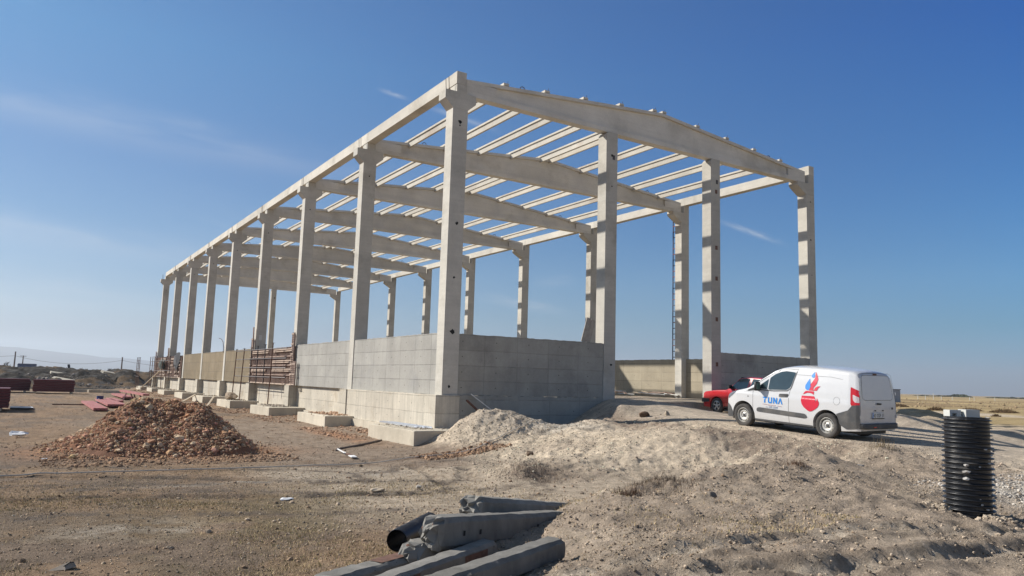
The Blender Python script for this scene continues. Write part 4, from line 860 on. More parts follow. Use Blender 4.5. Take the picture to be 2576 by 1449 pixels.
# plank at the corner pedestal and board on the gable wall
t = thing('marked_plank', 'white plank with dark marks leaning at the corner pedestal onto the sand', 'plank', (1.0, -.12, .03))
a_, b_ = Vector((0, 0, .02)), Vector((.78, -.42, -.62)); MB().bar(a_, b_, .14, .03).build('plank_board', M['plank'], t)
d_ = (b_ - a_); dn = d_.normalized(); aw = dn.cross(Vector((0, 0, 1))).normalized(); un = aw.cross(dn).normalized()
for i in range(9):
    q = a_ + d_ * (.10 + .09 * i) + un * .0172
    MB().add([q + aw * u + dn * v for u, v in ((-.035 + .01 * (i % 3), -.012), (.03, -.02), (.035, .012), (-.02, .018))], [(0, 1, 2, 3)]).build('paint_mark', M['tie'], t, fixn=False)
t = thing('leaning_board', 'weathered double board standing on the gable wall top against the column', 'board', (5.98, .15, 2.0))
for i in (0, 1): MB().bar((-.22 + i * .21, 0, 0), (.06 + i * .21, .02, .88 - .05 * i), .20, .03, (0, 1, 0)).build('board_plank', mat('leaning_wood_%d' % i, (.36, .32, .27), .85, 0, .25, 6), t)
t = thing('timber_prop', 'small dark timber brace in the shadow behind the marked plank', 'timber', (.75, -.30, -.15)); MB().bar((0, 0, 0), (.75, -.05, -.6), .10, .05).build('brace_board', M['rust'], t)
# ladder on the right row
t = thing('ladder', 'tall thin red and blue steel ladder standing beside the right-row column', 'ladder', (18.86, 8.56, 1.95))
H = 8.1
for i, yy in enumerate((.0, .34)): MB().tube([(0, yy, 0), (.02, yy, H)], .030, 6).build('rail', mat('ladder_rail_%d' % i, (.02, .016, .035) if i else (.08, .012, .02), .5), t)
mr, mb_ = mat('ladder_red', (.20, .02, .02), .5), mat('ladder_blue', (.02, .02, .06), .5)
for i in range(25): MB().tube([(0, 0, .15 + .32 * i), (0, .34, .15 + .32 * i)], .022, 6).build('rung', mr if (i // 2) % 2 else mb_, t)
# bent bar beside the fifth column
tag(MB().tube([(-.04, 32.52, 1.9), (-.05, 32.5, 2.3), (-.06, 32.7, 2.62), (-.08, 33.2, 2.84), (-.1, 33.9, 2.92)], .022, 6).build('bent_hose', M['steel_dark'], smooth=True), 'thin dark bent hose sticking up from the tan wall at a column', 'hose')
# scrap timber along the right wall
t = thing('plank_pile', 'low jumble of scrap boards along the foot of the pale right wall', 'planks', (18.0, 12, -.1))
for i in range(34):
    y_ = random.uniform(-4.6, 3.6); x_ = random.uniform(-1.3, .6); l_ = random.uniform(.4, 1.8); a_ = random.choice([random.uniform(1.2, 1.9), random.uniform(0, 3.1)]); z_ = .04 + random.uniform(0, .22)
    MB().bar((x_, y_, z_), (x_ + l_ * math.cos(a_), y_ + l_ * math.sin(a_), z_ + random.uniform(-.05, .12)), random.uniform(.08, .2), .03).build('plank', random.choice([M['wood_pale'], M['wood_form'], M['rust'], M['plank']]), t)
t = thing('mixing_trough', 'small brown wooden trough in front of the pale right wall', 'trough', (15.2, 9.9, -.12), (0, 0, .3))
MB().prism([(-.5, 0), (.5, 0), (.62, .28), (.57, .28), (.46, .04), (-.46, .04), (-.57, .28), (-.62, .28)], 0, .5).build('trough_body', M['wood_form'], t); MB().box(-.5, .5, -.012, .002, .03, .25).build('end_panel', M['wood_form'], t)

# ------------------------------------------------------------------ formwork
def formwork(label, y0, y1, seed, x=-.02, h=1.93, walers=None, studs=True):
    """stands against the wall; y0 < y1, faces -X"""
    r = random.Random(seed); t = thing('wall_formwork', label, 'formwork', (x, y0, 0), group='timber wall formwork')
    ln = y1 - y0
    MB().box(-.02, 0.0, .0, ln, .0, h).build('form_board', M['wood_dark'], t)
    n = int(ln / .235)
    for i in range(n + 1):
        yy = .06 + (ln - .12) * i / n; z0 = 0.02; 
        MB().box(-.075, -.021, yy - .022, yy + .022, z0, h - r.uniform(0, .06)).build('stud', M['wood_form'], t)
    for (z, a, b, dbl) in walers:
        for k in range(2 if dbl else 1):
            zz = z - .085 * k
            MB().bar((-.105 - .01 * (k), ln * a, zz + r.uniform(-.012, .012)), (-.105 - .01 * k, ln * b, zz + r.uniform(-.012, .012)), .055, .05).build('waler', M['wood_form'] if not dbl else M['wood_wal'], t)
        if dbl:
            for q in (a + (b - a) * .35, a + (b - a) * .7): MB().box(-.20, -.07, ln * q - .012, ln * q + .012, z - .06, z - .025).build('tie_rod', M['rust'], t)
    MB().bar((-.10, 0.02, .03), (-.10, ln - .02, .03), .07, .06).build('sole_plate', M['wood_wal'], t)
    return t
M['wood_wal'] = mat('pale_form_timber', (.44, .34, .27), .85, 0, .2, 5)
formwork('brown timber formwork with stacked walers between the grey and the tan wall panels', 15.95, 24.2, 1, walers=[(1.80, .02, .42, 1), (1.78, .55, .97, 1), (1.45, .02, .95, 0), (1.22, .02, .44, 1), (1.00, .02, .95, 0), (.78, .02, .44, 1), (.77, .60, .98, 1), (.50, .02, .95, 0)])
formwork('far timber formwork, nearer half with the black sheet hanging over it', 48.55, 56.2, 2, walers=[(1.75, .05, .30, 1), (1.70, .5, .75, 1), (1.42, .02, .9, 0), (1.15, .05, .3, 1), (1.12, .55, .8, 1), (.85, .02, .9, 0), (.55, .05, .4, 1), (.5, .6, .9, 1), (.2, .1, .4, 1)])
formwork('far timber formwork, farther half beside the end scaffold', 56.4, 64.2, 3, walers=[(1.75, .1, .5, 1), (1.4, .02, .9, 0), (1.15, .05, .6, 1), (.85, .02, .9, 0), (.55, .1, .7, 1), (.25, .1, .5, 1)])
def clamp(label, y, z0, z1, x=-.06, w=.32):
    t = thing('column_clamp', label, 'clamp post', (x, y, z0), group='slotted clamp posts of the formwork')
    h = z1 - z0
    for k in (0, 1):
        yy = k * (w - .09); b = MB(); b.box(-.07, 0, yy, yy + .10, 0, h); b.build('post_channel', M['wood_form'], t)
        b = MB(); 
        for i in range(int(h / .11)): b.box(-.0725, -.060, yy + .025, yy + .075, .04 + .11 * i, .09 + .11 * i)
        b.build('slots', M['tie'], t)['kind'] = 'stuff'
    for i in range(int(h / .5) + 1): MB().box(-.09, -.071, -.05, w + .06, .02 + .5 * i, .07 + .5 * i).build('cross_bar', M['wood_wal'], t)
    return t
clamp('slotted post over the third column, reaching above the near formwork', 15.98, 0, 2.62)
clamp('short slotted post at the right foot of the near formwork, over the grey panel', 15.45, 0, 1.18, -.08)
clamp('slotted post over the fourth column at the left side of the near formwork', 24.2, 0, 2.6)
clamp('slotted post at the eighth column, above the far formwork', 56.1, 0, 2.75)
clamp('slotted post at the last column, above the far formwork', 64.2, 0, 2.5)
tag(MB().bar((-.12, 24.1, 1.9), (-.14, 24.16, 3.25), .10, .06).build('tall_stud', M['wood_form']), 'single brown stud rising against the fourth column above the formwork', 'stud')
t = thing('paper_patch', 'grey worn patch with a white note on the fourth column', 'note', (.22, 23.99, 2.5))
MB().box(-.06, .10, -.012, .0, 0, .30).build('note_sheet', M['plank'], t)
def scaffold(label, verts, horiz, x=-.62):
    t = thing('scaffold', label, 'scaffold', (x, verts[0][0], -1.0), group='steel tube scaffolds')
    for (y, z0, z1, lean) in verts:
        MB().tube([(lean, y - verts[0][0], z0 + 1.0), (0, y - verts[0][0], z1 + 1.0)], .030, 7).build('upright', M['rust'] if z0 < -.5 else M['steel_dark'], t)
        MB().box(-.08, .08, y - verts[0][0] - .08, y - verts[0][0] + .08, z1 + 1.0, z1 + 1.012).build('head_plate', M['steel_dark'], t)
    for (y0, y1, z, dx) in horiz:
        MB().tube([(0, y0 - verts[0][0], z + 1.0), (dx, y1 - verts[0][0], z + 1.0)], .026, 6).build('ledger', M['steel_dark'], t)
    return t
zs = (1.83, 1.33, .85, .36)
scaffold('rusty tube scaffold standing before the near formwork, left end over the tan panel', [(25.9, -1.03, 1.96, -.1), (24.0, -1.03, 1.96, -.1), (22.3, .03, 2.0, 0), (20.9, .03, 2.03, 0), (19.4, .03, 2.08, 0), (17.9, -1.03, 2.12, -.08)],
         [(a, b_, z, 0) for z in zs for a, b_ in ((25.9, 24.0), (24.0, 17.9))] + [(17.9, 16.4, z, .3) for z in zs])
scaffold('grey tube scaffold at the far end of the long side', [(67.2, -1.2, 1.9, 0), (66.0, -1.2, 1.9, 0), (64.9, -1.2, 1.9, 0)], [(67.2, 64.9, z, 0) for z in (1.6, .75, -.05)], x=-1.5)
scaffold('thin rusty props in front of the far formwork', [(63.4, -1.1, 1.95, 0), (61.8, -1.1, 1.95, 0), (60.4, -1.1, 1.95, 0), (58.8, -1.1, 2.0, 0), (55.2, -1.1, 1.9, 0), (52.6, -1.1, 1.9, 0), (50.6, -.2, 1.9, 0)], [(63.4, 50.6, z, 0) for z in (1.5, .6)], x=-.7)
tag(MB().bar((-1.7, 60.2, -1.1), (-.35, 56.9, .9), .09, .05).build('brace_timber', M['wood_pale']), 'diagonal pale timber brace leaning on the far formwork', 'brace')
# sheets
t = thing('black_sheet', 'black plastic sheet hanging over the top of the far formwork', 'sheet', (-.16, 49.6, 2.1))
vs = []; 
for i in range(13):
    for j in range(9):
        u = i / 12; v = j / 8; wd = 3.3 * (1 - .55 * v); vs.append((-.05 + .06 * math.sin(u * 9 + v * 3) - .05 * v, .3 + (u - .35) * wd + .9 * v * .3, .12 * math.sin(u * 5) * (1 - v) - 1.45 * v * (.75 + .5 * math.exp(-((u - .35) / .3) ** 2))))
MB().add(vs, [(i * 9 + j, (i + 1) * 9 + j, (i + 1) * 9 + j + 1, i * 9 + j + 1) for i in range(12) for j in range(8)]).build('sheet_cloth', M['black_cloth'], t, smooth=True, fixn=False)
V, Fc = LIB2[0][4], LIB2[1]; r_ = np.random.default_rng(9)
vv = V * np.array([.25, 1.3, .55]) * (1 + r_.normal(0, .15, (len(V), 1)))
tag(MB().add([tuple(q) for q in vv], [tuple(f) for f in Fc]).build('green_bundle', M['green_cloth'], loc=(-.45, 57.0, 1.15)), 'dark green crumpled sheet bundled on the far formwork', 'sheet')
# ------------------------------------------------------------------ stacks of red steel
def stack(label, x0, x1, y0, y1, rows, dz, m=M['red_steel'], z0=G0, skew=0.0):
    t = thing('steel_stack', label, 'steel stack', (x0, y0, z0), group='stacks of primer-red steel sections')
    r = random.Random(int(abs(x0) * 100)); ln = x1 - x0; dp = y1 - y0
    for q in (.06, .94): MB().box(ln * q - .08, ln * q + .08, 0, dp, 0, .14).build('bearer', M['wood_pale'], t)
    for i in range(rows):
        z = .15 + dz * i; nb = max(2, int(dp / .5))
        dx = skew * i + r.uniform(-.04, .04)
        for j in range(nb):
            yy = dp * j / nb; w = dp / nb * .86
            b = MB(); b.prism([(yy, z), (yy + w, z), (yy + w, z + .012), (yy + .012, z + .012), (yy + .012, z + dz - .03), (yy + w, z + dz - .03), (yy + w, z + dz - .018), (yy, z + dz - .018)], dx, ln + dx, 'x')
            b.build('steel_section', m, t)
    return t
stack('near stack of dark red steel sections cut by the left edge of the photo', -17.5, -11.75, 19.1, 21.6, 7, .125)
stack('longest dark red steel stack further back, right one of the far pair', -10.7, -7.9, 48.2, 50.2, 7, .135)
stack('dark red steel stack at the left of the far pair, running out of the photo', -16.5, -10.9, 49.6, 51.6, 7, .135)
tag(MB().add([(0, 0, 0), (.95, -.1, .02), (.9, .06, .05), (.1, .16, .05), (0, .05, .0)], [(0, 1, 2, 3), (0, 3, 4)]).build('white_trim', M['white_plastic'], loc=(-11.75, 19.9, G0 + .12)), 'long white trim lying in the shadow beside the near red stack', 'trim')
for i, (x_, y_, lb) in enumerate(((-11.72, 21.0, 'grey form panel lying on the ground, left of the pair beside the near stack'), (-11.3, 20.8, 'grey form panel lying on the ground, right of the pair beside the near stack'))):
    tag(MB().box(0, .5, 0, 1.7, 0, .06).build('form_panel', M['steel_dark'], loc=(x_, y_, G0 + .02)), lb, 'panel')
for i, (x_, y_, l_, a_, lb) in enumerate(((-6.9, 54.3, 1.4, -.35, 'pale concrete block lying right of the far red stack'), (-6.1, 53.8, 1.1, .35, 'middle pale block on the far yard, turned the other way'), (-4.9, 52.4, 1.4, -.4, 'pale concrete block nearest the footing slabs on the far yard'))):
    o = MB().box(-l_ / 2, l_ / 2, -.15, .15, 0, .24).build('pale_block', M['slab'], loc=(x_, y_, G0), rot=(0, 0, a_)); tag(o, lb, 'block')
t = thing('bucket', 'blue plastic bucket with a white stripe on the yard behind the red sheets', 'bucket', (-7.36, 30.3, G0))
MB().lathe([(.15, 0), (.185, .40), (.195, .40), (.195, .37), (.19, .37), (.16, .02)], 20).build('bucket_body', M['blue_plastic'], t, smooth=True); MB().box(-.12, -.02, -.19, -.165, .08, .25).build('white_label', M['white_plastic'], t)
def red_sheet(label, c, ln, w, ang, z, n=4, tilt=0.0, m=M['red_steel_lit']):
    t = thing('red_sheet_pile', label, 'steel sections', c, (tilt, 0, ang), 'dusty red steel lying on the yard')
    for i in range(n):
        xx = (i - n / 2) * w / n; MB().box(xx, xx + w / n * .88, -ln / 2, ln / 2, z, z + .11).build('steel_section', m, t)
    return t
red_sheet('dusty red steel sections lying lowest, left of the rubble heap top', (-8.1, 24.0, G0), 9.6, .62, 0.0, .05)
red_sheet('darker red steel sections beside the blue bucket', (-7.1, 27.0, G0), 8.6, .9, 0.0, .10, 5)
red_sheet('short pale red steel sections behind the darker ones', (-6.55, 30.6, G0), 5, .45, .02, .10, 3)
red_sheet('flat red steel sections under the trestle', (-5.3, 39.5, G0), 8, .7, 0.0, .12, 4)
t = thing('steel_trestle', 'red steel beam propped up on crossed legs behind the rubble heap', 'trestle', (-4.9, 40.5, G0))
o_ = Vector((-4.9, 40.5, G0)); a_, b_ = Vector(TR[0]) - o_, Vector(TR[1]) - o_; MB().bar(a_, b_, .34, .10).build('top_beam', M['red_steel_lit'], t)
for p, q in ((TR[2], TR[4]), (TR[3], TR[5]), (Vector(TR[2]) + Vector((.35, -.6, 0)), Vector(TR[4]) + Vector((.9, .5, 0))), (Vector(TR[3]) + Vector((.4, -.8, -.02)), Vector(TR[5]) + Vector((.45, -.6, 0)))): MB().bar(Vector(p) - o_, Vector(q) - o_, .06, .06).build('leg', M['red_steel'], t)
tag(MB().bar((-9.9, 26.3, G0 + .04), (-8.0, 26.0, G0 + .04), .08, .06).build('dark_stick', M['rust']), 'thin dark bar on the ground left of the red sheets', 'bar')
tag(MB().bar((-2.7, 30.5, G0 + .1), (-1.45, 33.5, -1.0), .12, .05).build('loose_board', M['wood_pale']), 'pale board leaning on a footing slab behind the rubble heap', 'board')
tag(MB().bar((-3.0, 21.5, G0 + .05), (-2.0, 24.6, -.85), .10, .05).build('loose_board', M['wood_pale']), 'pale board leaning on the footing slab right of the rubble heap', 'board')
# brush bundle on a slab
V, Fc = LIB2[0][5], LIB2[1]; vv = V * np.array([.5, 1.3, .22]) * (1 + r_.normal(0, .10, (len(V), 1)))
tag(MB().add([tuple(q) for q in vv], [tuple(f) for f in Fc]).build('straw_bundle', mat('straw_brush', (.30, .23, .16), 1, 0, .4, 14, .9, 30), loc=(-.9, 25.6, -.82)), 'bristly brown bundle lying on the fourth footing slab', 'bundle')
# ------------------------------------------------------------------ standing corrugated pipe
t = thing('corrugated_pipe', 'tall black corrugated plastic pipe standing upright at the right, smeared with mortar', 'pipe', (-.67, -16.34, -1.085), (0, R(1.2), 0))
def ribs(r0, amp, z0, z1, n, m=10, sharp=1.0):
    pr = []
    for i in range(n):
        for j in range(m):
            f = j / m; pr.append((r0 + amp * (max(0, math.sin(f * 2 * math.pi)) ** (.5 * sharp) if f < .5 else 0) , z0 + (z1 - z0) * (i + f) / n))
    return pr
MB().lathe(ribs(.262, .042, .0, .93, 14, 12) , 56).build('ribbed_wall', M['hdpe'], t, smooth=True, angle=60)
MB().lathe([(.262, .93)] + ribs(.262, .030, .932, 1.27, 7, 8, .6) + [(.262, 1.27), (.235, 1.27), (.235, .9)], 56).build('ribbed_neck', M['hdpe'], t, smooth=True, angle=60)
MB().lathe([(.236, 1.12), (.02, 1.12)], 40).build('mortar_fill', M['mortar'], t)
r_ = np.random.default_rng(4); 
for i in range(44):
    a = r_.uniform(-1.0, .9) - 1.35 if i > 10 else r_.uniform(-1.6, .5); z_ = 1.265 if i < 11 else (r_.choice([.93, 1.0, 1.1, 1.2]) if i < 18 else r_.uniform(.05, .9)); s = r_.uniform(.012, .032) if i < 11 else r_.uniform(.008, .024)
    rr = .25 if i < 11 else .296
    if i in (23, 24, 25): a = -2.75; z_ = .40 + .085 * (i - 22); s = .035; rr = .29
    v = LIB1[0][i % 8] * s * np.array([1.5, 1.5, .8]) + np.array([rr * math.cos(a), rr * math.sin(a), z_]); MB().add([tuple(q) for q in v], [tuple(f) for f in LIB1[1]]).build('mortar_blob', M['mortar'], t)
t = thing('concrete_block', 'pale hollow block with a square notch, left one on top of the black pipe', 'block', (-.70, -16.22, .165), (0, 0, R(-28)))
b = MB(); b.prism([(-.10, 0), (-.065, 0), (-.065, .06), (-.005, .06), (-.005, 0), (.06, 0), (.06, .105), (-.10, .105)], -.05, .08).build('block_body', M['grey_box'], t)
t = thing('concrete_block', 'pale block with a dark recessed side, right one on top of the black pipe', 'block', (-.56, -16.33, .165), (0, 0, R(-22)))
MB().box(-.09, .12, -.06, .08, 0, .115).build('block_body', M['grey_box'], t); MB().box(.1205, .123, -.045, .065, .015, .10).build('recess', M['steel_dark'], t)
for k_, z in enumerate((1,)): pass
# ------------------------------------------------------------------ berms at the far left
bx, by = np.meshgrid(np.arange(-24, 14, .22), np.arange(58, 128, .45))
def bump(cx, cy, rx, ry, h): return h * np.exp(-(((bx - cx) / rx) ** 2 + ((by - cy) / ry) ** 2) ** 1.3)
bz = np.maximum.reduce([bump(-13.5, 76, 3.4, 7, 1.55), bump(-8.4, 84, 3.2, 8, 1.35), bump(-4.8, 80, 2.6, 6, 1.75), bump(-1.2, 82, 2.4, 6, 1.7), bump(-17.5, 80, 3.5, 8, 1.4), bump(2, 88, 4, 8, 1.7), bump(-9.5, 70, 4.2, 4, .75), bump(-6, 74, 2, 3, .8), bump(-11, 100, 10, 8, 1.75), bump(2, 106, 9, 9, 1.9), bump(8, 96, 5, 9, 1.6), bump(-20, 96, 6, 8, 1.5), bump(-10, 90, 22, 9, 1.75), bump(-12, 112, 26, 12, 1.95)])
bz = bz * (1 + .30 * fbm(bx, by, .45, 4, 23)) + sstep(.15, .5, bz) * (.35 * fbm(bx, by, .5, 5, 33, .6) + .14 * fbm(bx, by, 1.9, 3, 37))
bzz = np.where(bz > .03, G0 + bz, G0 - .3)
bc = lerp(np.broadcast_to(np.array([.036, .031, .026]), bx.shape + (3,)), np.array([.13, .09, .056]), sstep(.02, .25, fbm(bx, by, .30, 3, 44) - .04))
bc = lerp(bc, np.array([.09, .085, .078]), sstep(0.15, .3, fbm(bx, by, 1.5, 3, 45)))
nbx, nby = bx.shape[1], bx.shape[0]; bid = np.arange(nbx * nby).reshape(nby, nbx)
tag(np_mesh('spoil_mounds', np.stack([bx, by, bzz], -1).reshape(-1, 3), np.stack([bid[:-1, :-1], bid[:-1, 1:], bid[1:, 1:], bid[1:, :-1]], -1).reshape(-1, 4), M['soil'], 4, True, {'soil': np.clip(bc, .02, .6).reshape(-1, 3)}), kind='structure')
n = 700; x = rng.uniform(-15, 2, n); y = rng.uniform(66, 80, n); k = rng.uniform(size=n) < np.where((np.abs(x + 8.5) < 2.6), 1, .35); x, y = x[k], y[k]
ii = np.clip(((x + 24) / .22).astype(int), 0, nbx - 1); jj = np.clip(((y - 58) / .45).astype(int), 0, nby - 1); z = np.maximum(bzz[jj, ii], G0)
tag(stones('rubble_scatter', np.stack([x, y, z], -1), np.clip(np.exp(rng.normal(-2.3, .5, len(x))), .04, .35), np.array([.24, .21, .185]) * rng.uniform(.35, 1.6, (len(x), 1)), LIB1, M['stone'], rng), 'broken concrete and stones scattered over the dark spoil mounds', 'rubble', kind='stuff')
for i, (x_, y_, z_, l_, a_, lb) in enumerate(((-8.0, 84, -.1, 1.8, .2, 'grey broken slab on the spoil mound crest'), (-7.6, 77, -.75, 2.6, -.5, 'long grey slab lying on the spoil mound slope'), (-3.2, 79, .2, 1.5, .5, 'pale slab on the mound nearest the scaffold'))):
    o = MB().box(-l_ / 2, l_ / 2, -.3, .3, -.12, .12).build('broken_slab', M['slab'], loc=(x_, y_, z_), rot=(.3, .15, a_)); tag(o, lb, 'slab')
tag(MB().bar((-6.15, 104, .3), (-6.3, 104.1, 1.15), .28, .22).build('leaning_pillar', M['steel_dark']), 'dark pillar leaning on the skyline above the spoil mounds', 'pillar')
# ------------------------------------------------------------------ far left: poles, building, bare trees
for i, (x_, y_, h, lb) in enumerate(((-15.9, 339, 8.4, 'wooden power pole at the left edge of the skyline'), (20.2, 316.3, 7.4, 'wooden power pole just left of the far scaffold'), (-13.6, 420, 8.0, 'smallest power pole, behind the spoil mounds'))):
    t = thing('power_pole', lb, 'power pole', (x_, y_, -1.5), group='power poles on the skyline'); MB().tube([(0, 0, 0), (0, 0, h)], [.30, .22], 8).build('pole_shaft', M['rebar'], t)
    if i == 2: MB().box(-1.3, 1.3, -.1, .1, h - .4, h - .15).build('cross_arm', M['rebar'], t)
def catenary(p, q, sag, n=24):
    p, q = Vector(p), Vector(q); return [p.lerp(q, i / n) - Vector((0, 0, sag * 4 * (i / n) * (1 - i / n))) for i in range(n + 1)]
for a_, b_, s_, lb in (((-60, 355, 5.6), (-15.9, 339, 5.2), 1.2, 'overhead wire running left from the first pole'), ((-15.9, 339, 5.2), (20.2, 316.3, 4.6), 2.2, 'overhead wire sagging between the two poles'), ((20.2, 316.3, 4.6), (60, 300, 4.4), 2.0, 'overhead wire running right behind the building')):
    tag(MB().tube(catenary(a_, b_, s_), .05, 5).build('overhead_wire', M['steel_dark']), lb, 'wire')
t = thing('blue_shed', 'long low dark blue shed on the skyline beyond the spoil mounds', 'shed', (-14.2, 278, -1.5), (0, 0, -.05))
mbs = mat('blue_sheet', (.045, .075, .16), .6); MB().box(0, 5.2, 0, 5, 0, 3.0).build('shed_wall', mbs, t); MB().prism([(-.1, 3.0), (5.3, 3.0), (5.2, 3.42), (.2, 3.42)], -.1, 5.1).build('shed_roof', mat('blue_roof', (.03, .05, .12), .6), t)
mtw, mtc = M['rebar'], mat('bare_twigs', (.10, .085, .07), .95)
def bare_tree(x, y, h, seed, lb):
    r = np.random.default_rng(seed); t = thing('bare_tree', lb, 'tree', (x, y, -1.4), group='small bare trees on the left skyline')
    MB().tube([(0, 0, 0), (.05, 0, h * .45), (0, .05, h * .8)], [.12, .08, .04], 6).build('trunk', mtw, t)
    b = MB()
    for i in range(46):
        a = r.uniform(0, 6.28); z0 = h * r.uniform(.25, .8); l = h * r.uniform(.2, .42) * (1.15 - z0 / h); p = Vector((0, 0, z0)); q = p + Vector((math.cos(a) * l, math.sin(a) * l, l * r.uniform(.3, 1.1)))
        b.bar(p, q, .06, .06); 
        for _ in range(3): b.bar(p.lerp(q, r.uniform(.4, 1)), q + Vector(r.normal(0, .22 * l, 3)), .04, .04)
    b.build('crown', mtc, t)
for i, (f, h) in enumerate(((-.045, 3.4), (.0, 3.9), (.018, 3.2), (.04, 4.2), (.155, 2.6), (.235, 2.8), (.27, 2.6), (.31, 2.5), (.35, 2.4), (.375, 2.8), (.43, 2.6), (.50, 2.6), (.55, 2.9), (.60, 2.7), (.655, 2.9))):
    x_ = -11 - 16 + 75 * f + random.uniform(-1, 1) + 8; y_ = 268 + random.uniform(-25, 30)
    bare_tree(x_ - 2 + f * 12, y_, h, i, '%s small bare tree on the left skyline, counted from the left' % (ORD + ['tenth', 'eleventh', 'twelfth', 'thirteenth', 'fourteenth', 'fifteenth'])[i])
# ------------------------------------------------------------------ mountains
def ridge(name, pts, depth, seed, base=-5, colr=(.10, .10, .085)):
    n = 260; xs = np.linspace(pts[0][0], pts[-1][0], n); hs = np.interp(xs, [p[0] for p in pts], [p[2] for p in pts]); ys = np.interp(xs, [p[0] for p in pts], [p[1] for p in pts])
    V = []; m = 26
    for j in range(m):
        f = j / (m - 1); prof = 1 - abs(2 * f - 1); yy = ys + (f - .5) * depth
        hh_ = hs * .84 * prof ** .8 * (1 + .25 * fbm(xs, yy, 1 / 600, 4, seed)) ; V.append(np.stack([xs, yy, base + np.maximum(hh_, -5)], -1))
    V = np.stack(V).reshape(-1, 3); id_ = np.arange(n * m).reshape(m, n)
    c = np.tile(np.array(colr), (len(V), 1)) * (1 + .4 * rng.normal(0, .2, (len(V), 1)))
    o = np_mesh(name, V, np.stack([id_[:-1, :-1], id_[:-1, 1:], id_[1:, 1:], id_[1:, :-1]], -1).reshape(-1, 4), M['soil'], 4, True, {'soil': np.clip(c, .02, .4)}); return tag(o, kind='structure')
MD = 7000
ridge('mountains', [(-3400, MD, 235), (-1700, MD, 228), (-900, MD, 215), (-460, MD, 205), (-150, MD, 195), (150, MD, 172), (350, MD, 150), (520, MD, 130), (700, MD, 138), (900, MD, 118), (1150, MD, 95), (1400, MD, 98), (1700, MD, 75), (2300, MD, 60), (3200, MD, 40), (5200, MD, 10)], 2600, 3)
# ------------------------------------------------------------------ far right: shed, posts, shrubs, tree line
t = thing('grey_cabin', 'grey cabin beyond the road, just right of the white van', 'cabin', (129.5, 66.0, -1.25), (0, 0, -.55))
MB().box(0, 5.2, 0, 3, 0, 2.45).build('cabin_wall', mat('cabin_grey', (.33, .35, .37), .7), t); MB().box(-.1, 5.3, -.1, 3.1, 2.452, 2.55).build('cabin_roof', M['steel_dark'], t)
def rpt(x, d):                                               # spots on the right-hand plain along the old road
    q = CAM + (fwd + right * ((x - 2048) / 3011.9)) * d; return q.x, q.y
for i, (x, d) in enumerate(((3655, 260), (3685, 245), (3716, 250), (3747, 255), (3790, 262), (3858, 270), (3876, 280), (3957, 300))):
    qx, qy = rpt(x, d); t = thing('fence_post', 'pale fence post on the right-hand plain, %s from the left' % ORD[i], 'post', (qx, qy, -1.3), group='pale posts on the plain')
    MB().box(-.06, .06, -.06, .06, 0, 1.3 if i != 2 else 2.2).build('post_shaft', M['grey_box'], t)
def shrub(x, d, w, h, label, seed, c=(.15, .10, .055)):
    qx, qy = rpt(x, d); r = np.random.default_rng(seed); n = int(500 * w); a = r.uniform(0, 6.28, n); rr = np.sqrt(r.uniform(0, 1, n)); X = qx + np.cos(a) * rr * w; Y = qy + np.sin(a) * rr * .5 * w
    z0 = np.full(n, -1.28); H = h * (1.05 - rr ** 2) * r.uniform(.5, 1.1, n); b_ = r.uniform(0, 6.28, n); wx, wy = np.cos(b_) * .05, np.sin(b_) * .05; l = r.normal(0, .12, (n, 2))
    V = np.stack([np.stack([X - wx, Y - wy, z0], -1), np.stack([X + wx, Y + wy, z0], -1), np.stack([X + l[:, 0], Y + l[:, 1], z0 + H], -1)], 1).reshape(-1, 3)
    tag(np_mesh('dry_shrub', V, np.arange(n * 3).reshape(-1, 3), M['stone'], 3, False, {'soil': np.repeat(np.array(c) * r.uniform(.6, 1.3, (n, 1)), 3, 0)}), label, 'shrub', 'brown shrubs on the plain')
for i, (x, d, w, h, lb) in enumerate(((3645, 62, 1.7, .35, 'broad brown shrub nearest the van on the right-hand plain'), (3780, 60, .8, .25, 'low brown shrub just above the pipe blocks'), (3725, 85, 1.6, .5, 'brown shrub patch left of the black pipe'), (3700, 72, .6, .35, 'small shrub beside the broad patch'), (3860, 88, 2.2, .4, 'brown shrub patch right of the black pipe'), (3990, 82, 2.5, .5, 'wide brown shrub patch at the right edge'), (3960, 66, .6, .3, 'small brown shrub on the pale track, right of the pipe'), (3580, 100, 2.0, .5, 'brown shrub patch beside the cabin'))): shrub(x, d, w, h, lb, i)
n = 9000; xx = rng.uniform(3560, 4300, n); dd_ = rng.uniform(700, 900, n); nzv = fbm(xx, xx * 0, .012, 4, 6); hgt = np.clip(2.0 + 9 * nzv + rng.uniform(0, 1.5, n), .4, 7) * np.clip((xx - 3620) / 120, 0, 1)
q = np.array([rpt(a, b_) for a, b_ in zip(xx, dd_)]); b_ = rng.uniform(0, 6.28, n); wx, wy = np.cos(b_) * 1.2, np.sin(b_) * 1.2; hgt = hgt * .38; zb_ = rng.uniform(0, .6, n) * hgt - 1.5
V = np.stack([np.stack([q[:, 0] - wx, q[:, 1] - wy, zb_], -1), np.stack([q[:, 0] + wx, q[:, 1] + wy, zb_], -1), np.stack([q[:, 0] + rng.normal(0, .6, n), q[:, 1], zb_ + hgt * .6], -1)], 1).reshape(-1, 3)
tag(np_mesh('far_tree_belt', V, np.arange(n * 3).reshape(-1, 3), M['stone'], 3, False, {'soil': np.repeat(np.array([[.06, .07, .04]]) * rng.uniform(.6, 1.4, (n, 1)), 3, 0)}), 'far-off dark belt of trees along the right horizon', 'trees', kind='stuff')
x = rng.uniform(0, 1, 900); y = rng.uniform(0, 1, 900); q = np.array([rpt(3560 + 560 * a, 95 + 160 * b_) for a, b_ in zip(x, y)])
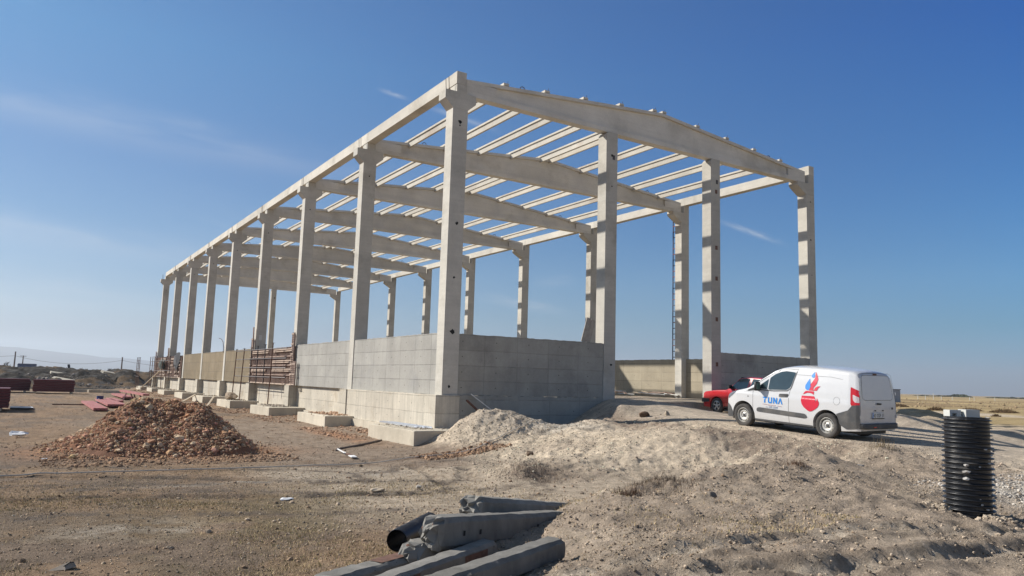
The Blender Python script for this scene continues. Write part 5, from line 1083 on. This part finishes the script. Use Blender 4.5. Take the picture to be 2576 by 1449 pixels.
tag(stones('plain_rubble', np.stack([q[:, 0], q[:, 1], np.full(900, -1.27)], -1), np.clip(np.exp(rng.normal(-2.3, .5, 900)), .05, .4), np.array([.34, .25, .15]) * rng.uniform(.5, 1.3, (900, 1)), LIB1, M['stone'], rng), 'pale rubble and low bushes dotted over the far plain', 'rubble', kind='stuff')

# ------------------------------------------------------------------ haze over the plain
hm = bpy.data.materials.new('haze'); hm.use_nodes = True; ht = hm.node_tree; ht.nodes.clear()
ho = N(ht, 'ShaderNodeOutputMaterial'); pv = N(ht, 'ShaderNodeVolumePrincipled'); pv.inputs['Color'].default_value = HAZE_C; pv.inputs['Density'].default_value = HAZE; pv.inputs['Anisotropy'].default_value = .3
L(ht, pv.outputs[0], ho.inputs['Volume'])
tag(MB().box(-8700, 8700, -8700, 8700, -12, HAZE_TOP).build('haze', hm), kind='stuff')
# ------------------------------------------------------------------ vehicles
def paint(name, base, dirt=None, amt=.4, rough=.28, coat=.6):
    m = bpy.data.materials.new(name); m.use_nodes = True; nt = m.node_tree; p = nt.nodes['Principled BSDF']
    tc = N(nt, 'ShaderNodeTexCoord'); sp = N(nt, 'ShaderNodeSeparateXYZ'); L(nt, tc.outputs['Object'], sp.inputs[0])
    nz = N(nt, 'ShaderNodeTexNoise'); nz.inputs['Scale'].default_value = 3.2; nz.inputs['Detail'].default_value = 7; L(nt, tc.outputs['Object'], nz.inputs['Vector'])
    k = mth(nt, 'MULTIPLY_ADD', sp.outputs[2], -1.25, .95); k = mth(nt, 'MULTIPLY_ADD', nz.outputs[0], 1.1, mth(nt, 'SUBTRACT', k, .62), clamp=True); k = mth(nt, 'MULTIPLY', k, amt)   # road dust, thicker low down
    mx = N(nt, 'ShaderNodeMix', data_type='RGBA'); L(nt, k, mx.inputs[0]); mx.inputs[6].default_value = (*base, 1); mx.inputs[7].default_value = (*(dirt or (.33, .29, .24)), 1); L(nt, mx.outputs[2], p.inputs['Base Color'])
    L(nt, mth(nt, 'MULTIPLY_ADD', k, .6, rough), p.inputs['Roughness']); p.inputs['Coat Weight'].default_value = coat; p.inputs['Coat Roughness'].default_value = .08
    return m
M['van_white'] = paint('white_van_paint', (.57, .575, .585), (.45, .41, .35), .55)
M['van_window_blank'] = paint('pressed_window_paint', (.62, .64, .66), (.5, .47, .42), .8, .45, .2)
M['car_red'] = paint('red_car_paint', (.46, .010, .012), (.25, .16, .12), .25, .22, .8)
M['bumper'] = mat('grey_bumper_plastic', (.060, .061, .064), .6, 0, .15, 4, dirt=(.16, .145, .125), dirt_amt=.6)
M['black_trim'] = mat('black_trim', (.012, .012, .013), .5, 0, .1, 4)
M['glass'] = mat('tinted_glass', (.035, .055, .065), .06, 0, .25, 2.5, spec=.8)
M['glass_green'] = mat('green_tinted_glass', (.10, .155, .135), .08, 0, .15, 2, spec=.7)
M['tyre'] = mat('dusty_tyre', (.050, .047, .044), .9, 0, .25, 9, bump=.3, bscale=50, dirt=(.15, .13, .11), dirt_amt=.5)
M['rim'] = mat('silver_steel_rim', (.50, .49, .46), .45, .35, .1, 8)
M['alloy'] = mat('alloy_rim', (.55, .55, .54), .3, .7, .1, 8)
M['seam'] = mat('panel_gap', (.05, .05, .05), .9)
M['tail_red'] = mat('red_lamp', (.46, .010, .012), .15, 0, .1, 4, spec=.8); M['tail_clear'] = mat('clear_lamp', (.55, .50, .50), .15, 0, .1, 4, spec=.8)
M['head_lamp'] = mat('head_lamp', (.20, .22, .25), .08, .3, .3, 9, spec=.9)
M['logo_blue'] = mat('blue_lettering', (.015, .21, .62), .4, 0, .06, 5); M['logo_red'] = mat('red_emblem', (.56, .018, .045), .35, 0, .06, 5); M['logo_dark'] = mat('grey_blue_print', (.10, .17, .30), .5); M['logo_maroon'] = mat('maroon_print', (.30, .10, .12), .5)
M['plate_white'] = mat('plate_white', (.62, .62, .60), .5)
def interp(tab):
    xs = [p[0] for p in tab]; ys = [p[1] for p in tab]; return lambda v: float(np.interp(v, xs, ys))
class Car:
    def __init__(s, T, HW, TUM, r, p, sill, axles, ra, zc, x0, x1, lean, plean):
        s.T, s.HW, s.TUM = interp(T), interp(HW), interp(TUM); s.r, s.p, s.sill, s.ax, s.ra, s.zc, s.x0, s.x1, s.ln, s.pl = r, p, sill, axles, ra, zc, x0, x1, lean, plean
    def Y(s, x, z):
        T = s.T(x); rr = min(s.r, T - .35); u = max(0.0, min(1.0, (T - z) / rr)); return s.HW(x) * s.TUM(z) * (1 - (1 - u) ** s.p)
    def shift(s, x, z):
        w = max(0.0, min(1.0, (x - (s.x0 + .85)) / -.85)) ** 2; return w * s.ln * max(0.0, min(1.2, (z - .75) / 1.0)) ** 1.4
    def zlow(s, x):
        z = s.sill(x)
        for a in s.ax:
            d = abs(x - a)
            if d < s.ra: z = max(z, s.zc + math.sqrt(s.ra ** 2 - d * d))
        return z
    def body(s, name, m, parent):
        xs = list(np.arange(s.x0, s.x1, .03)) + [s.x1]
        for a in s.ax:
            for k in (-1, 1): xs += [a + k * s.ra * .9995, a + k * s.ra * 1.0005, a + k * s.ra * .97, a + k * s.ra * .9, a + k * s.ra * .99]
        xs = sorted(set(round(x, 5) for x in xs)); nl, nt_ = 22, 14; V = []; 
        for x in xs:
            T = s.T(x); zl = s.zlow(x); rr = min(s.r, T - .35); zr = max(T - rr, zl + .01)
            zz = [zl + (zr - zl) * j / nl for j in range(nl)] + [zr + (T - zr) * (1 - (1 - j / nt_) ** 2) for j in range(nt_ + 1)]
            row = [(x + s.shift(x, z), s.Y(x, z), z) for z in zz]; row += [(a, -b, c) for a, b, c in row[::-1][1:]]
            V.append(row)
        m_ = len(V[0]); mb = MB(); F = []
        for i in range(len(xs) - 1):
            for j in range(m_ - 1): F.append((i * m_ + j, i * m_ + j + 1, (i + 1) * m_ + j + 1, (i + 1) * m_ + j))
            F.append((i * m_, (i + 1) * m_, (i + 1) * m_ + m_ - 1, i * m_ + m_ - 1))
        for i in (0, len(xs) - 1):
            for j in range((m_ - 1) // 2):
                a, b = j, m_ - 1 - j
                if b - 1 > a + 1: F.append((i * m_ + a, i * m_ + a + 1, i * m_ + b - 1, i * m_ + b))
                elif b - 1 == a + 1: F.append((i * m_ + a, i * m_ + a + 1, i * m_ + b))
        mb.add([q for r_ in V for q in r_], F); return mb.build(name, m, parent, smooth=True, angle=38)
    def patch(s, name, poly, m, parent, off=.004, side='L', step=.05, thick=0):
        """poly in (x,z) for the sides, (y,z) for the rear; laid over the body surface"""
        tri = tessellate_polygon([[Vector((a, b, 0)) for a, b in poly]])
        bm = bmesh.new(); vs = [bm.verts.new((a, b, 0)) for a, b in poly]
        for t_ in tri:
            try: bm.faces.new([vs[i] for i in t_])
            except Exception: pass
        for _ in range(7):
            es = [e for e in bm.edges if e.calc_length() > step]
            if not es: break
            bmesh.ops.subdivide_edges(bm, edges=es, cuts=1); bmesh.ops.triangulate(bm, faces=[f for f in bm.faces if len(f.verts) > 3])
        for v in bm.verts:
            a, b = v.co.x, v.co.y
            if side == 'R': v.co = (a + s.shift(a, b), -s.Y(a, b) - off, b)
            elif side == 'L': v.co = (a + s.shift(a, b), s.Y(a, b) + off, b)
            else: v.co = (s.x0 + s.shift(s.x0, b) - off, a, b)
        bmesh.ops.recalc_face_normals(bm, faces=bm.faces)
        me = bpy.data.meshes.new(name); bm.to_mesh(me); bm.free(); me.materials.append(m)
        me.polygons.foreach_set('use_smooth', [True] * len(me.polygons))
        o = bpy.data.objects.new(name, me); col.objects.link(o)
        if parent is not None: o.parent = parent; kids.setdefault(parent.name, []).append(o)
        return o
    def strip(s, name, pts, w, m, parent, off=.002, side='L'):
        poly_l, poly_r = [], []
        for i, p in enumerate(pts):
            a = Vector(pts[max(i - 1, 0)]); b = Vector(pts[min(i + 1, len(pts) - 1)]); d = (b - a).normalized(); n = Vector((-d.y, d.x)) * w / 2
            poly_l.append((p[0] + n.x, p[1] + n.y)); poly_r.append((p[0] - n.x, p[1] - n.y))
        return s.patch(name, poly_l + poly_r[::-1], m, parent, off, side, .06)
def roundp(poly, r, n=4):
    out = []; m = len(poly)
    for i in range(m):
        p0, p1, p2 = Vector(poly[i - 1]), Vector(poly[i]), Vector(poly[(i + 1) % m]); a = p0 - p1; b = p2 - p1; rr = min(r, a.length * .45, b.length * .45)
        q0, q2 = p1 + a.normalized() * rr, p1 + b.normalized() * rr
        for k in range(n + 1):
            t = k / n; out.append(tuple(q0 * (1 - t) ** 2 + p1 * 2 * t * (1 - t) + q2 * t * t))
    return out
def wheel(parent, x, y, r, w, side, style='steel'):
    """tyre outer face at y (side=+1 left); wheel > tyre, rim"""
    c = (x, y - side * w, r)
    e = bpy.data.objects.new('wheel', None); col.objects.link(e); e.parent = parent; e.location = (x, y - side * w / 2, r); e.empty_display_size = .1
    rr = r * (.63 if style == 'steel' else .62); S = side
    MB().lathe([(rr, -S * w / 2), (r * .92, -S * w / 2), (r * .99, -S * w * .36), (r, -S * w * .1), (r, S * w * .2), (r * .985, S * w * .40), (r * .93, S * w * .49), (r * .80, S * w * .52), (r * .68, S * w * .47), (rr, S * w * .42)], 48, 'y').build('tyre', M['tyre'], e, smooth=True, angle=60)
    b = MB(); b.lathe([(rr * 1.01, S * w * .42), (rr * .96, S * w * .46), (rr * .93, S * w * .40), (rr * .90, S * w * .16), (rr * .86, S * w * .05)] + ([(rr * .78, S * w * .14), (rr * .70, S * w * .30), (rr * .55, S * w * .32), (rr * .40, S * w * .20), (rr * .34, S * w * .24), (.001, S * w * .25)] if style == 'steel' else [(rr * .5, S * w * .02), (.001, S * w * .02)]), 48, 'y')
    b.build('rim', M['rim'] if style == 'steel' else M['black_trim'], e, smooth=True, angle=50)
    if style == 'steel':
        b = MB(); 
        for i in range(12):
            a = 2 * math.pi * i / 12; cx, cz = math.cos(a) * rr * .745, math.sin(a) * rr * .745
            b.add([(cx + rr * .062 * math.cos(t) , S * w * .262, cz + rr * .062 * math.sin(t)) for t in [k * math.pi / 4 for k in range(8)]], [tuple(range(8))])
        b.build('vent_holes', M['tie'], e, fixn=False)['kind'] = 'stuff'
        b = MB(); b.lathe([(rr * .20, S * w * .25), (rr * .19, S * w * .33), (.001, S * w * .34)], 16, 'y')
        for i in range(4):
            a = math.pi / 4 + math.pi / 2 * i; b.lathe([(rr * .045, S * w * .21), (rr * .045, S * w * .29), (.001, S * w * .29)], 8, 'y', (math.cos(a) * rr * .33, 0, math.sin(a) * rr * .33))
        b.build('hub', M['bumper'], e)
    else:
        b = MB()
        for i in range(5):
            a = 2 * math.pi * i / 5 + .3; p = (math.cos(a) * rr * .95, S * w * .36, math.sin(a) * rr * .95); b.bar((math.cos(a) * rr * .15, S * w * .36, math.sin(a) * rr * .15), p, rr * .26, .02, (0, 1, 0))
        b.lathe([(rr * .3, S * w * .34), (rr * .26, S * w * .46), (.001, S * w * .47)], 20, 'y'); b.lathe([(rr * 1.0, S * w * .44), (rr * .90, S * w * .47), (rr * .86, S * w * .30)], 40, 'y')
        b.build('spokes', M['alloy'], e, smooth=True, angle=40)['kind'] = 'stuff'
    return e
def text_mesh(txt, size):
    cu = bpy.data.curves.new('t', 'FONT'); cu.body = txt; cu.size = size; cu.align_x = 'LEFT'; cu.resolution_u = 3; o = bpy.data.objects.new('t', cu); col.objects.link(o)
    bpy.context.view_layer.update(); me = bpy.data.meshes.new_from_object(o.evaluated_get(bpy.context.evaluated_depsgraph_get())); bpy.data.objects.remove(o); return me
# --- white van
vt = thing('van', 'white panel van with a red heart-shaped flame emblem parked on the dirt road', 'van', (6.318, -8.652, -.600), (R(-.69), R(-3.06), R(92.58)))
van = Car(T=[(-2.08, 1.63), (-2.03, 1.68), (-1.9, 1.715), (-1.3, 1.755), (-.6, 1.765), (-.1, 1.745), (.15, 1.70), (.35, 1.63), (1.0, 1.205), (1.12, 1.13), (1.25, 1.085), (1.6, 1.0), (1.8, .93), (1.93, .82), (2.0, .66), (2.05, .56)],
          HW=[(-2.08, .80), (-2.0, .835), (-1.8, .862), (-1.2, .875), (1.2, .875), (1.5, .862), (1.7, .82), (1.85, .74), (1.97, .60), (2.05, .42)],
          TUM=[(.15, .94), (.3, .975), (.45, .995), (.7, 1.0), (.90, 1.0), (.93, .988), (1.1, .972), (1.35, .925), (1.55, .875), (1.7, .835), (1.8, .81)], r=.16, p=5, sill=lambda x: .215 + .10 * max(0, -x - 1.6), axles=(-1.2445, 1.2445), ra=.375, zc=.32, x0=-2.08, x1=2.05, lean=.15, plean=1.4)
van.body('van_body', M['van_white'], vt)
MB().box(-1.95, 1.8, -.58, .58, .17, .50).build('underbody', M['black_trim'], vt)
for x in (1.2445, -1.2445):
    for sd in (1, -1): wheel(vt, x, sd * .865, .308, .195, sd)
    MB().tube([(x, -.7, .3), (x, .7, .3)], .05, 8).build('axle', M['black_trim'], vt)
for sd in ('L', 'R'):
    van.patch('side_window', roundp([(.47, 1.055), (-.10, 1.09), (-.20, 1.17), (-.305, 1.555), (-.02, 1.575), (.12, 1.55), (.30, 1.475), (.44, 1.37)], .04), M['glass'], vt, .004, sd)
    van.patch('quarter_window', [(.50, 1.065), (.48, 1.335), (.80, 1.11), (.80, 1.06)], M['glass'], vt, .004, sd)
    van.patch('window_trim', [(.835, 1.03), (.82, 1.12), (1.13, 1.00), (1.15, .985)], M['black_trim'], vt, .005, sd)
    van.strip('belt_trim', [(1.10, .985), (.80, 1.035), (.3, 1.035), (-.12, 1.07), (-.22, 1.15), (-.33, 1.57)], .022, M['black_trim'], vt, .006, sd)
    van.strip('roof_gap', [(.86, 1.17), (.62, 1.33), (.36, 1.49), (.12, 1.60), (-.1, 1.63), (-.38, 1.635)], .012, M['seam'], vt, .003, sd)
    van.patch('side_moulding', roundp([(.80, .455), (-.64, .42), (-.72, .455), (-.66, .535), (.72, .57), (.80, .54)], .04), M['bumper'], vt, .012, sd)
    van.strip('door_gap', [(.92, .24), (.93, .6), (.94, .96), (.90, 1.02)], .008, M['seam'], vt, .002, sd)
    van.strip('door_gap', [(-.19, .24), (-.17, .6), (-.17, .98), (-.27, 1.35), (-.35, 1.62)], .008, M['seam'], vt, .002, sd)
    van.patch('sill_trim', [(.86, .215), (-.86, .215), (-.86, .262), (.86, .262)], M['bumper'], vt, .010, sd)
    van.patch('front_bumper', roundp([(1.60, .22), (1.64, .40), (1.70, .52), (1.86, .60), (2.04, .55), (2.05, .22)], .03), M['bumper'], vt, .012, sd, .04)
    van.patch('rear_bumper', [(-1.60, .36), (-1.56, .50), (-1.50, .62), (-1.80, .735), (-1.90, .86), (-2.075, .88), (-2.075, .33), (-1.75, .28)], M['bumper'], vt, .012, sd, .04)
    van.patch('head_lamp', roundp([(1.50, .93), (1.58, .99), (1.78, .88), (1.90, .74), (1.80, .72), (1.66, .80)], .03), M['head_lamp'], vt, .006, sd, .03)
    van.patch('tail_lamp', roundp([(-1.86, 1.30), (-2.075, 1.22), (-2.075, .78), (-1.93, .76), (-1.86, .90)], .03), M['tail_red'], vt, .010, sd, .03)
    van.patch('tail_lamp_clear', roundp([(-1.92, 1.12), (-2.07, 1.06), (-2.07, .93), (-1.96, .94), (-1.92, 1.0)], .02), M['tail_clear'], vt, .013, sd, .03)
    e = thing('mirror', None, None); e.name = 'mirror'; e.parent = vt; sg = 1 if sd == 'L' else -1; e.location = (.73, sg * .90, 1.045)
    MB().box(-.045, .045, -.02, .17, -.04, .20).build('mirror_housing', M['black_trim'], e, bevel=.025, smooth=True, angle=50) if sg > 0 else MB().box(-.045, .045, -.17, .02, -.04, .20).build('mirror_housing', M['black_trim'], e, bevel=.025, smooth=True, angle=50)
    MB().box(-.052, -.046, sg * .03 if sg > 0 else -.155, .155 if sg > 0 else -.03, .0, .17).build('mirror_glass', M['glass_green'], e)
    MB().bar((0, 0, .0), (.06, -sg * .07, -.02), .07, .05).build('mirror_arm', M['black_trim'], e)
    van.patch('door_handle', roundp([(.10, .905), (-.13, .925), (-.13, .975), (.10, .955)], .02), M['black_trim'], vt, .024, sd)
    van.patch('door_handle_recess', roundp([(.13, .885), (-.16, .90), (-.16, .995), (.13, .975)], .04), M['bumper'], vt, .003, sd)
    for q in (-1.8,):
        van.strip('body_crease', [(-.34, 1.50), (-1.3, 1.50), (-1.62, 1.46)], .006, M['seam'], vt, .002, sd)
fc = [(-1.50 + .085 * math.cos(a), .93 + .095 * math.sin(a)) for a in np.linspace(0, 2 * math.pi, 24)]
van.strip('fuel_flap', fc, .005, M['seam'], vt, .002); van.patch('indicator', [(1.09 + .02 * math.cos(a), .83 + .02 * math.sin(a)) for a in np.linspace(0, 6.28, 8)[:-1]], M['bumper'], vt, .003)
# rear doors
van.patch('rear_window_blank', roundp([(.685, 1.06), (.655, 1.30), (.60, 1.585), (-.60, 1.585), (-.655, 1.30), (-.685, 1.06), (-.60, 1.00), (.60, 1.00)], .07), M['van_window_blank'], vt, .004, 'B')
for pts in ([(.80, .40), (.80, .90), (.735, 1.60), (.62, 1.64), (-.62, 1.64), (-.735, 1.60), (-.80, .90), (-.80, .40), (.80, .40)],): van.strip('rear_door_gap', pts, .008, M['seam'], vt, .003, 'B')
van.strip('window_edge', roundp([(.69, 1.06), (.66, 1.30), (.605, 1.59), (-.605, 1.59), (-.66, 1.30), (-.69, 1.06), (-.60, .995), (.60, .995)], .07), .008, M['seam'], vt, .003, 'B')
van.patch('rear_door_handle', roundp([(.10, .885), (-.10, .885), (-.13, .92), (.10, .935)], .02), M['black_trim'], vt, .02, 'B')
van.patch('brake_light', roundp([(.09, 1.60), (-.09, 1.60), (-.09, 1.642), (.09, 1.642)], .015), M['rust'], vt, .008, 'B')
for yy in (.20, -.14): van.patch('plate_lamp', [(yy, .735), (yy - .07, .735), (yy - .07, .76), (yy, .76)], M['black_trim'], vt, .012, 'B')
van.patch('door_badge', [(-.58, .77), (-.66, .77), (-.66, .82), (-.58, .82)], M['bumper'], vt, .004, 'B')
for z_ in (1.12, .56): van.patch('rear_hinge', [(.84 - .0, z_), (.775, z_), (.775, z_ + .08), (.84 - .0, z_ + .08)], M['van_white'], vt, .02, 'B'); van.patch('rear_hinge', [(-.775, z_), (-.83, z_), (-.83, z_ + .08), (-.775, z_ + .08)], M['van_white'], vt, .02, 'B')
van.patch('rear_bumper', [(.795, .33), (.795, .46), (.74, .40), (-.74, .40), (-.795, .46), (-.795, .33)], M['bumper'], vt, .012, 'B')
MB().prism([(-2.04, -.82), (-2.15, -.77), (-2.185, -.6), (-2.195, 0), (-2.185, .6), (-2.15, .77), (-2.04, .82)], .315, .44, 'z').build('bumper_step', M['bumper'], vt, bevel=.015, smooth=True, angle=40)
MB().box(-2.20, -2.19, .28, .40, .35, .375).build('bumper_reflector', M['tail_red'], vt)
pb = MB().box(-2.105, -2.086, -.21, .31, .57, .70).build('number_plate', M['plate_white'], vt, bevel=.003)
MB().box(-2.107, -2.1, -.225, .325, .55, .568).build('plate_frame', M['black_trim'], vt)
def put_text(txt, size, fn, m, name, parent):
    me = text_mesh(txt, size); me.name = name
    for v in me.vertices: v.co = fn(v.co.x, v.co.y)
    me.materials.clear(); me.materials.append(m); o = bpy.data.objects.new(name, me); col.objects.link(o); o.parent = parent; return o
put_text('42  CGP  31', .115, lambda u, v: (-2.1075, .265 - u * .80, .592 + v), M['black_trim'], 'plate_number', vt)
MB().box(-2.1072, -2.1052, .275, .308, .572, .698).build('plate_band', M['logo_blue'], vt)
# lettering and emblem on the near side
def sidept(x, z, off=.006): return (x + van.shift(x, z), van.Y(x, z) + off, z)
def slet(name, poly, m, off=.007): return van.patch(name, poly, m, vt, off, 'L', .04)
lx0, lz0, lw, lh = .60, .705, .135, .155
def LT(i, pts, name='letter'):
    return slet(name, [(lx0 - i * .150 - u * .122 + .022 * (v - .5) * 0, lz0 + v * lh) for u, v in pts], M['logo_blue'])
LT(-.12, [(0.0, .86), (.10, 1.0), (1.18, 1.0), (1.10, .80), (.72, .78), (.66, 0), (.36, 0), (.42, .78), (.22, .78)])
LT(1, [(0, 1), (.28, 1), (.28, .30), (.38, .22), (.70, .22), (.76, .30), (.76, 1), (1.02, 1), (1.02, .18), (.86, 0), (.18, 0), (0, .18)])
LT(2.05, [(0, 0), (0, 1), (.30, 1), (.76, .42), (.76, 1), (1.02, 1), (1.02, 0), (.74, 0), (.27, .58), (.27, 0)])
LT(3.0, [(0, 0), (.48, 1), (.72, 1), (1.18, 0), (.90, 0), (.60, .66), (.28, 0)])
van.strip('logo_line', [(.62, .665), (.46, .66)], .007, M['logo_maroon'], vt, .006); van.strip('logo_line', [(.16, .650), (.02, .645)], .007, M['logo_maroon'], vt, .006)
put_text('MÜHENDİSLİK', .038, lambda u, v: sidept(.455 - u, .640 + v), M['logo_maroon'], 'small_print', vt)
put_text('249 2009', .075, lambda u, v: sidept(.425 - u, .578 + v), M['logo_dark'], 'phone_number', vt); put_text('(0332)', .038, lambda u, v: sidept(.52 - u * .8, .580 + v), M['logo_dark'], 'phone_prefix', vt)
van.strip('phone_underline', [(.50, .562), (.16, .556)], .006, M['logo_dark'], vt, .006)
def drop(cx, cz, w, h, tip, n=18):
    out = []
    for i in range(n):
        a = 2 * math.pi * i / n; r_ = 1; x = math.sin(a) * w / 2 * (1 if math.cos(a) < .2 else (1 - (math.cos(a) - .2) ** .8 * .85)); z = -h * .25 + (-math.cos(a)) * -1 * h * .5
        z = cz + (math.cos(a) * h * (.28 if math.cos(a) < 0 else .72)); xx = cx - x + tip * max(0, math.cos(a)) ** 2
        out.append((xx, z))
    return out
slet('blue_drop', drop(-.695, 1.215, .155, .29, -.03), M['logo_blue'])
slet('blue_drop', drop(-.805, 1.495, .090, .15, -.035), M['logo_blue'])
heart = [(-.535, .965), (-1.00, .985), (-1.03, .93), (-1.05, .86), (-1.045, .80), (-1.01, .73), (-.93, .67), (-.83, .625), (-.775, .615), (-.72, .635), (-.62, .70), (-.555, .77), (-.53, .86)]
heart = [(-.545, .985), (-.89, .995), (-.93, .93), (-.94, .87), (-.90, .80), (-.925, .835), (-.965, .90), (-.965, .96), (-1.0, .91), (-1.03, .86), (-1.035, .80), (-1.00, .73), (-.93, .67), (-.84, .618), (-.775, .605), (-.72, .625), (-.62, .695), (-.555, .77), (-.53, .86)]
slet('red_heart', heart, M['logo_red'])
slet('red_band', [(-.575, 1.02), (-.62, 1.09), (-.66, 1.115), (-.875, 1.115), (-.88, 1.03), (-.80, 1.065), (-.70, 1.07)], M['logo_red'])
slet('red_flame', [(-.73, 1.13), (-.86, 1.13), (-.85, 1.20), (-.93, 1.31), (-.955, 1.42), (-.93, 1.49), (-.87, 1.60), (-.865, 1.60), (-.872, 1.50), (-.86, 1.44), (-.80, 1.34), (-.755, 1.28), (-.765, 1.22)], M['logo_red'])
slet('red_flame', [(-.865, 1.13), (-.95, 1.135), (-.985, 1.20), (-1.04, 1.255), (-.95, 1.245), (-.89, 1.20)], M['logo_red'])
# --- red saloon
rt = thing('car', 'old red saloon car mostly hidden behind the front of the white van', 'car', (12.12, -2.35, -.525), (R(1.2), R(-.6), R(87.5)))
red = Car(T=[(-2.12, .80), (-2.08, .93), (-1.6, .985), (-1.45, 1.02), (-1.05, 1.36), (-.9, 1.42), (-.3, 1.445), (.1, 1.43), (.22, 1.405), (.70, 1.00), (.80, .955), (1.4, .925), (1.9, .86), (2.0, .80), (2.03, .60)],
          HW=[(-2.12, .76), (-1.9, .80), (0, .82), (1.6, .81), (1.9, .785), (2.0, .76), (2.03, .74)], TUM=[(.2, .96), (.4, .99), (.6, 1.0), (.85, .985), (.95, .96), (1.2, .87), (1.4, .79)], r=.09, p=5, sill=lambda x: .215 + .06 * max(0, abs(x) - 1.5), axles=(-1.245, 1.245), ra=.345, zc=.30, x0=-2.12, x1=2.03, lean=.03, plean=1)
red.body('car_body', M['car_red'], rt)
MB().box(-1.95, 1.85, -.52, .52, .16, .45).build('underbody', M['black_trim'], rt)
for x in (1.245, -1.245):
    for sd in (1, -1): wheel(rt, x, sd * .815, .297, .19, sd, 'alloy')
for sd in ('L', 'R'):
    red.patch('front_window', [(.62, .965), (.20, 1.33), (.13, 1.355), (-.26, 1.365), (-.30, 1.34), (-.22, .965)], M['glass'], rt, .004, sd)
    red.patch('rear_window', [(-.36, .965), (-.44, 1.36), (-.90, 1.33), (-1.12, .965)], M['glass'], rt, .004, sd)
    red.patch('window_sticker', [(-.345, 1.24), (-.36, 1.32), (-.40, 1.32), (-.385, 1.22)], M['plate_white'], rt, .006, sd)
    red.strip('door_gap', [(.72, .26), (.72, .92)], .008, M['seam'], rt, .002, sd); red.strip('door_gap', [(-.26, .26), (-.30, .95), (-.36, 1.33)], .008, M['seam'], rt, .002, sd)
    red.patch('sill_trim', [(.88, .215), (-.88, .215), (-.88, .29), (.88, .29)], M['black_trim'], rt, .008, sd)
    red.strip('arch_flare', [(1.245 + .365 * math.cos(a), .30 + .365 * math.sin(a)) for a in np.linspace(-.1, math.pi + .1, 18)], .035, M['car_red'], rt, .018, sd)
    red.patch('front_bumper', [(1.62, .43), (1.62, .55), (2.03, .57), (2.03, .40)], M['black_trim'], rt, .03, sd)
    sg = 1 if sd == 'L' else -1
    MB().box(.46, .58, *( (.78, .95) if sg > 0 else (-.95, -.78)), .96, 1.10).build('mirror', M['black_trim'], rt, bevel=.02)
MB().prism([(1.95, -.80), (2.13, -.74), (2.15, 0), (2.13, .74), (1.95, .80)], .40, .57, 'z').build('bumper_bar', M['black_trim'], rt, bevel=.02)
MB().box(2.0, 2.045, -.70, .70, .60, .76).build('grille', M['black_trim'], rt)
# windscreen: glass laid on the sloping front of the cabin
for c_, t_, xa, xb, za, zb, ww in ((red, rt, .70, .22, 1.005, 1.412, .60), (van, vt, 1.0, .40, 1.215, 1.605, .62)):
    n_x = (zb - za); n_z = (xa - xb); l_ = math.hypot(n_x, n_z); ox, oz = n_x / l_ * .006, n_z / l_ * .006
    MB().add([(xa + ox, -ww, za + oz), (xa + ox, ww, za + oz), (xb + ox, ww * .93, zb + oz), (xb + ox, -ww * .93, zb + oz)], [(0, 1, 2, 3)]).build('windscreen', M['glass'], t_, fixn=False)
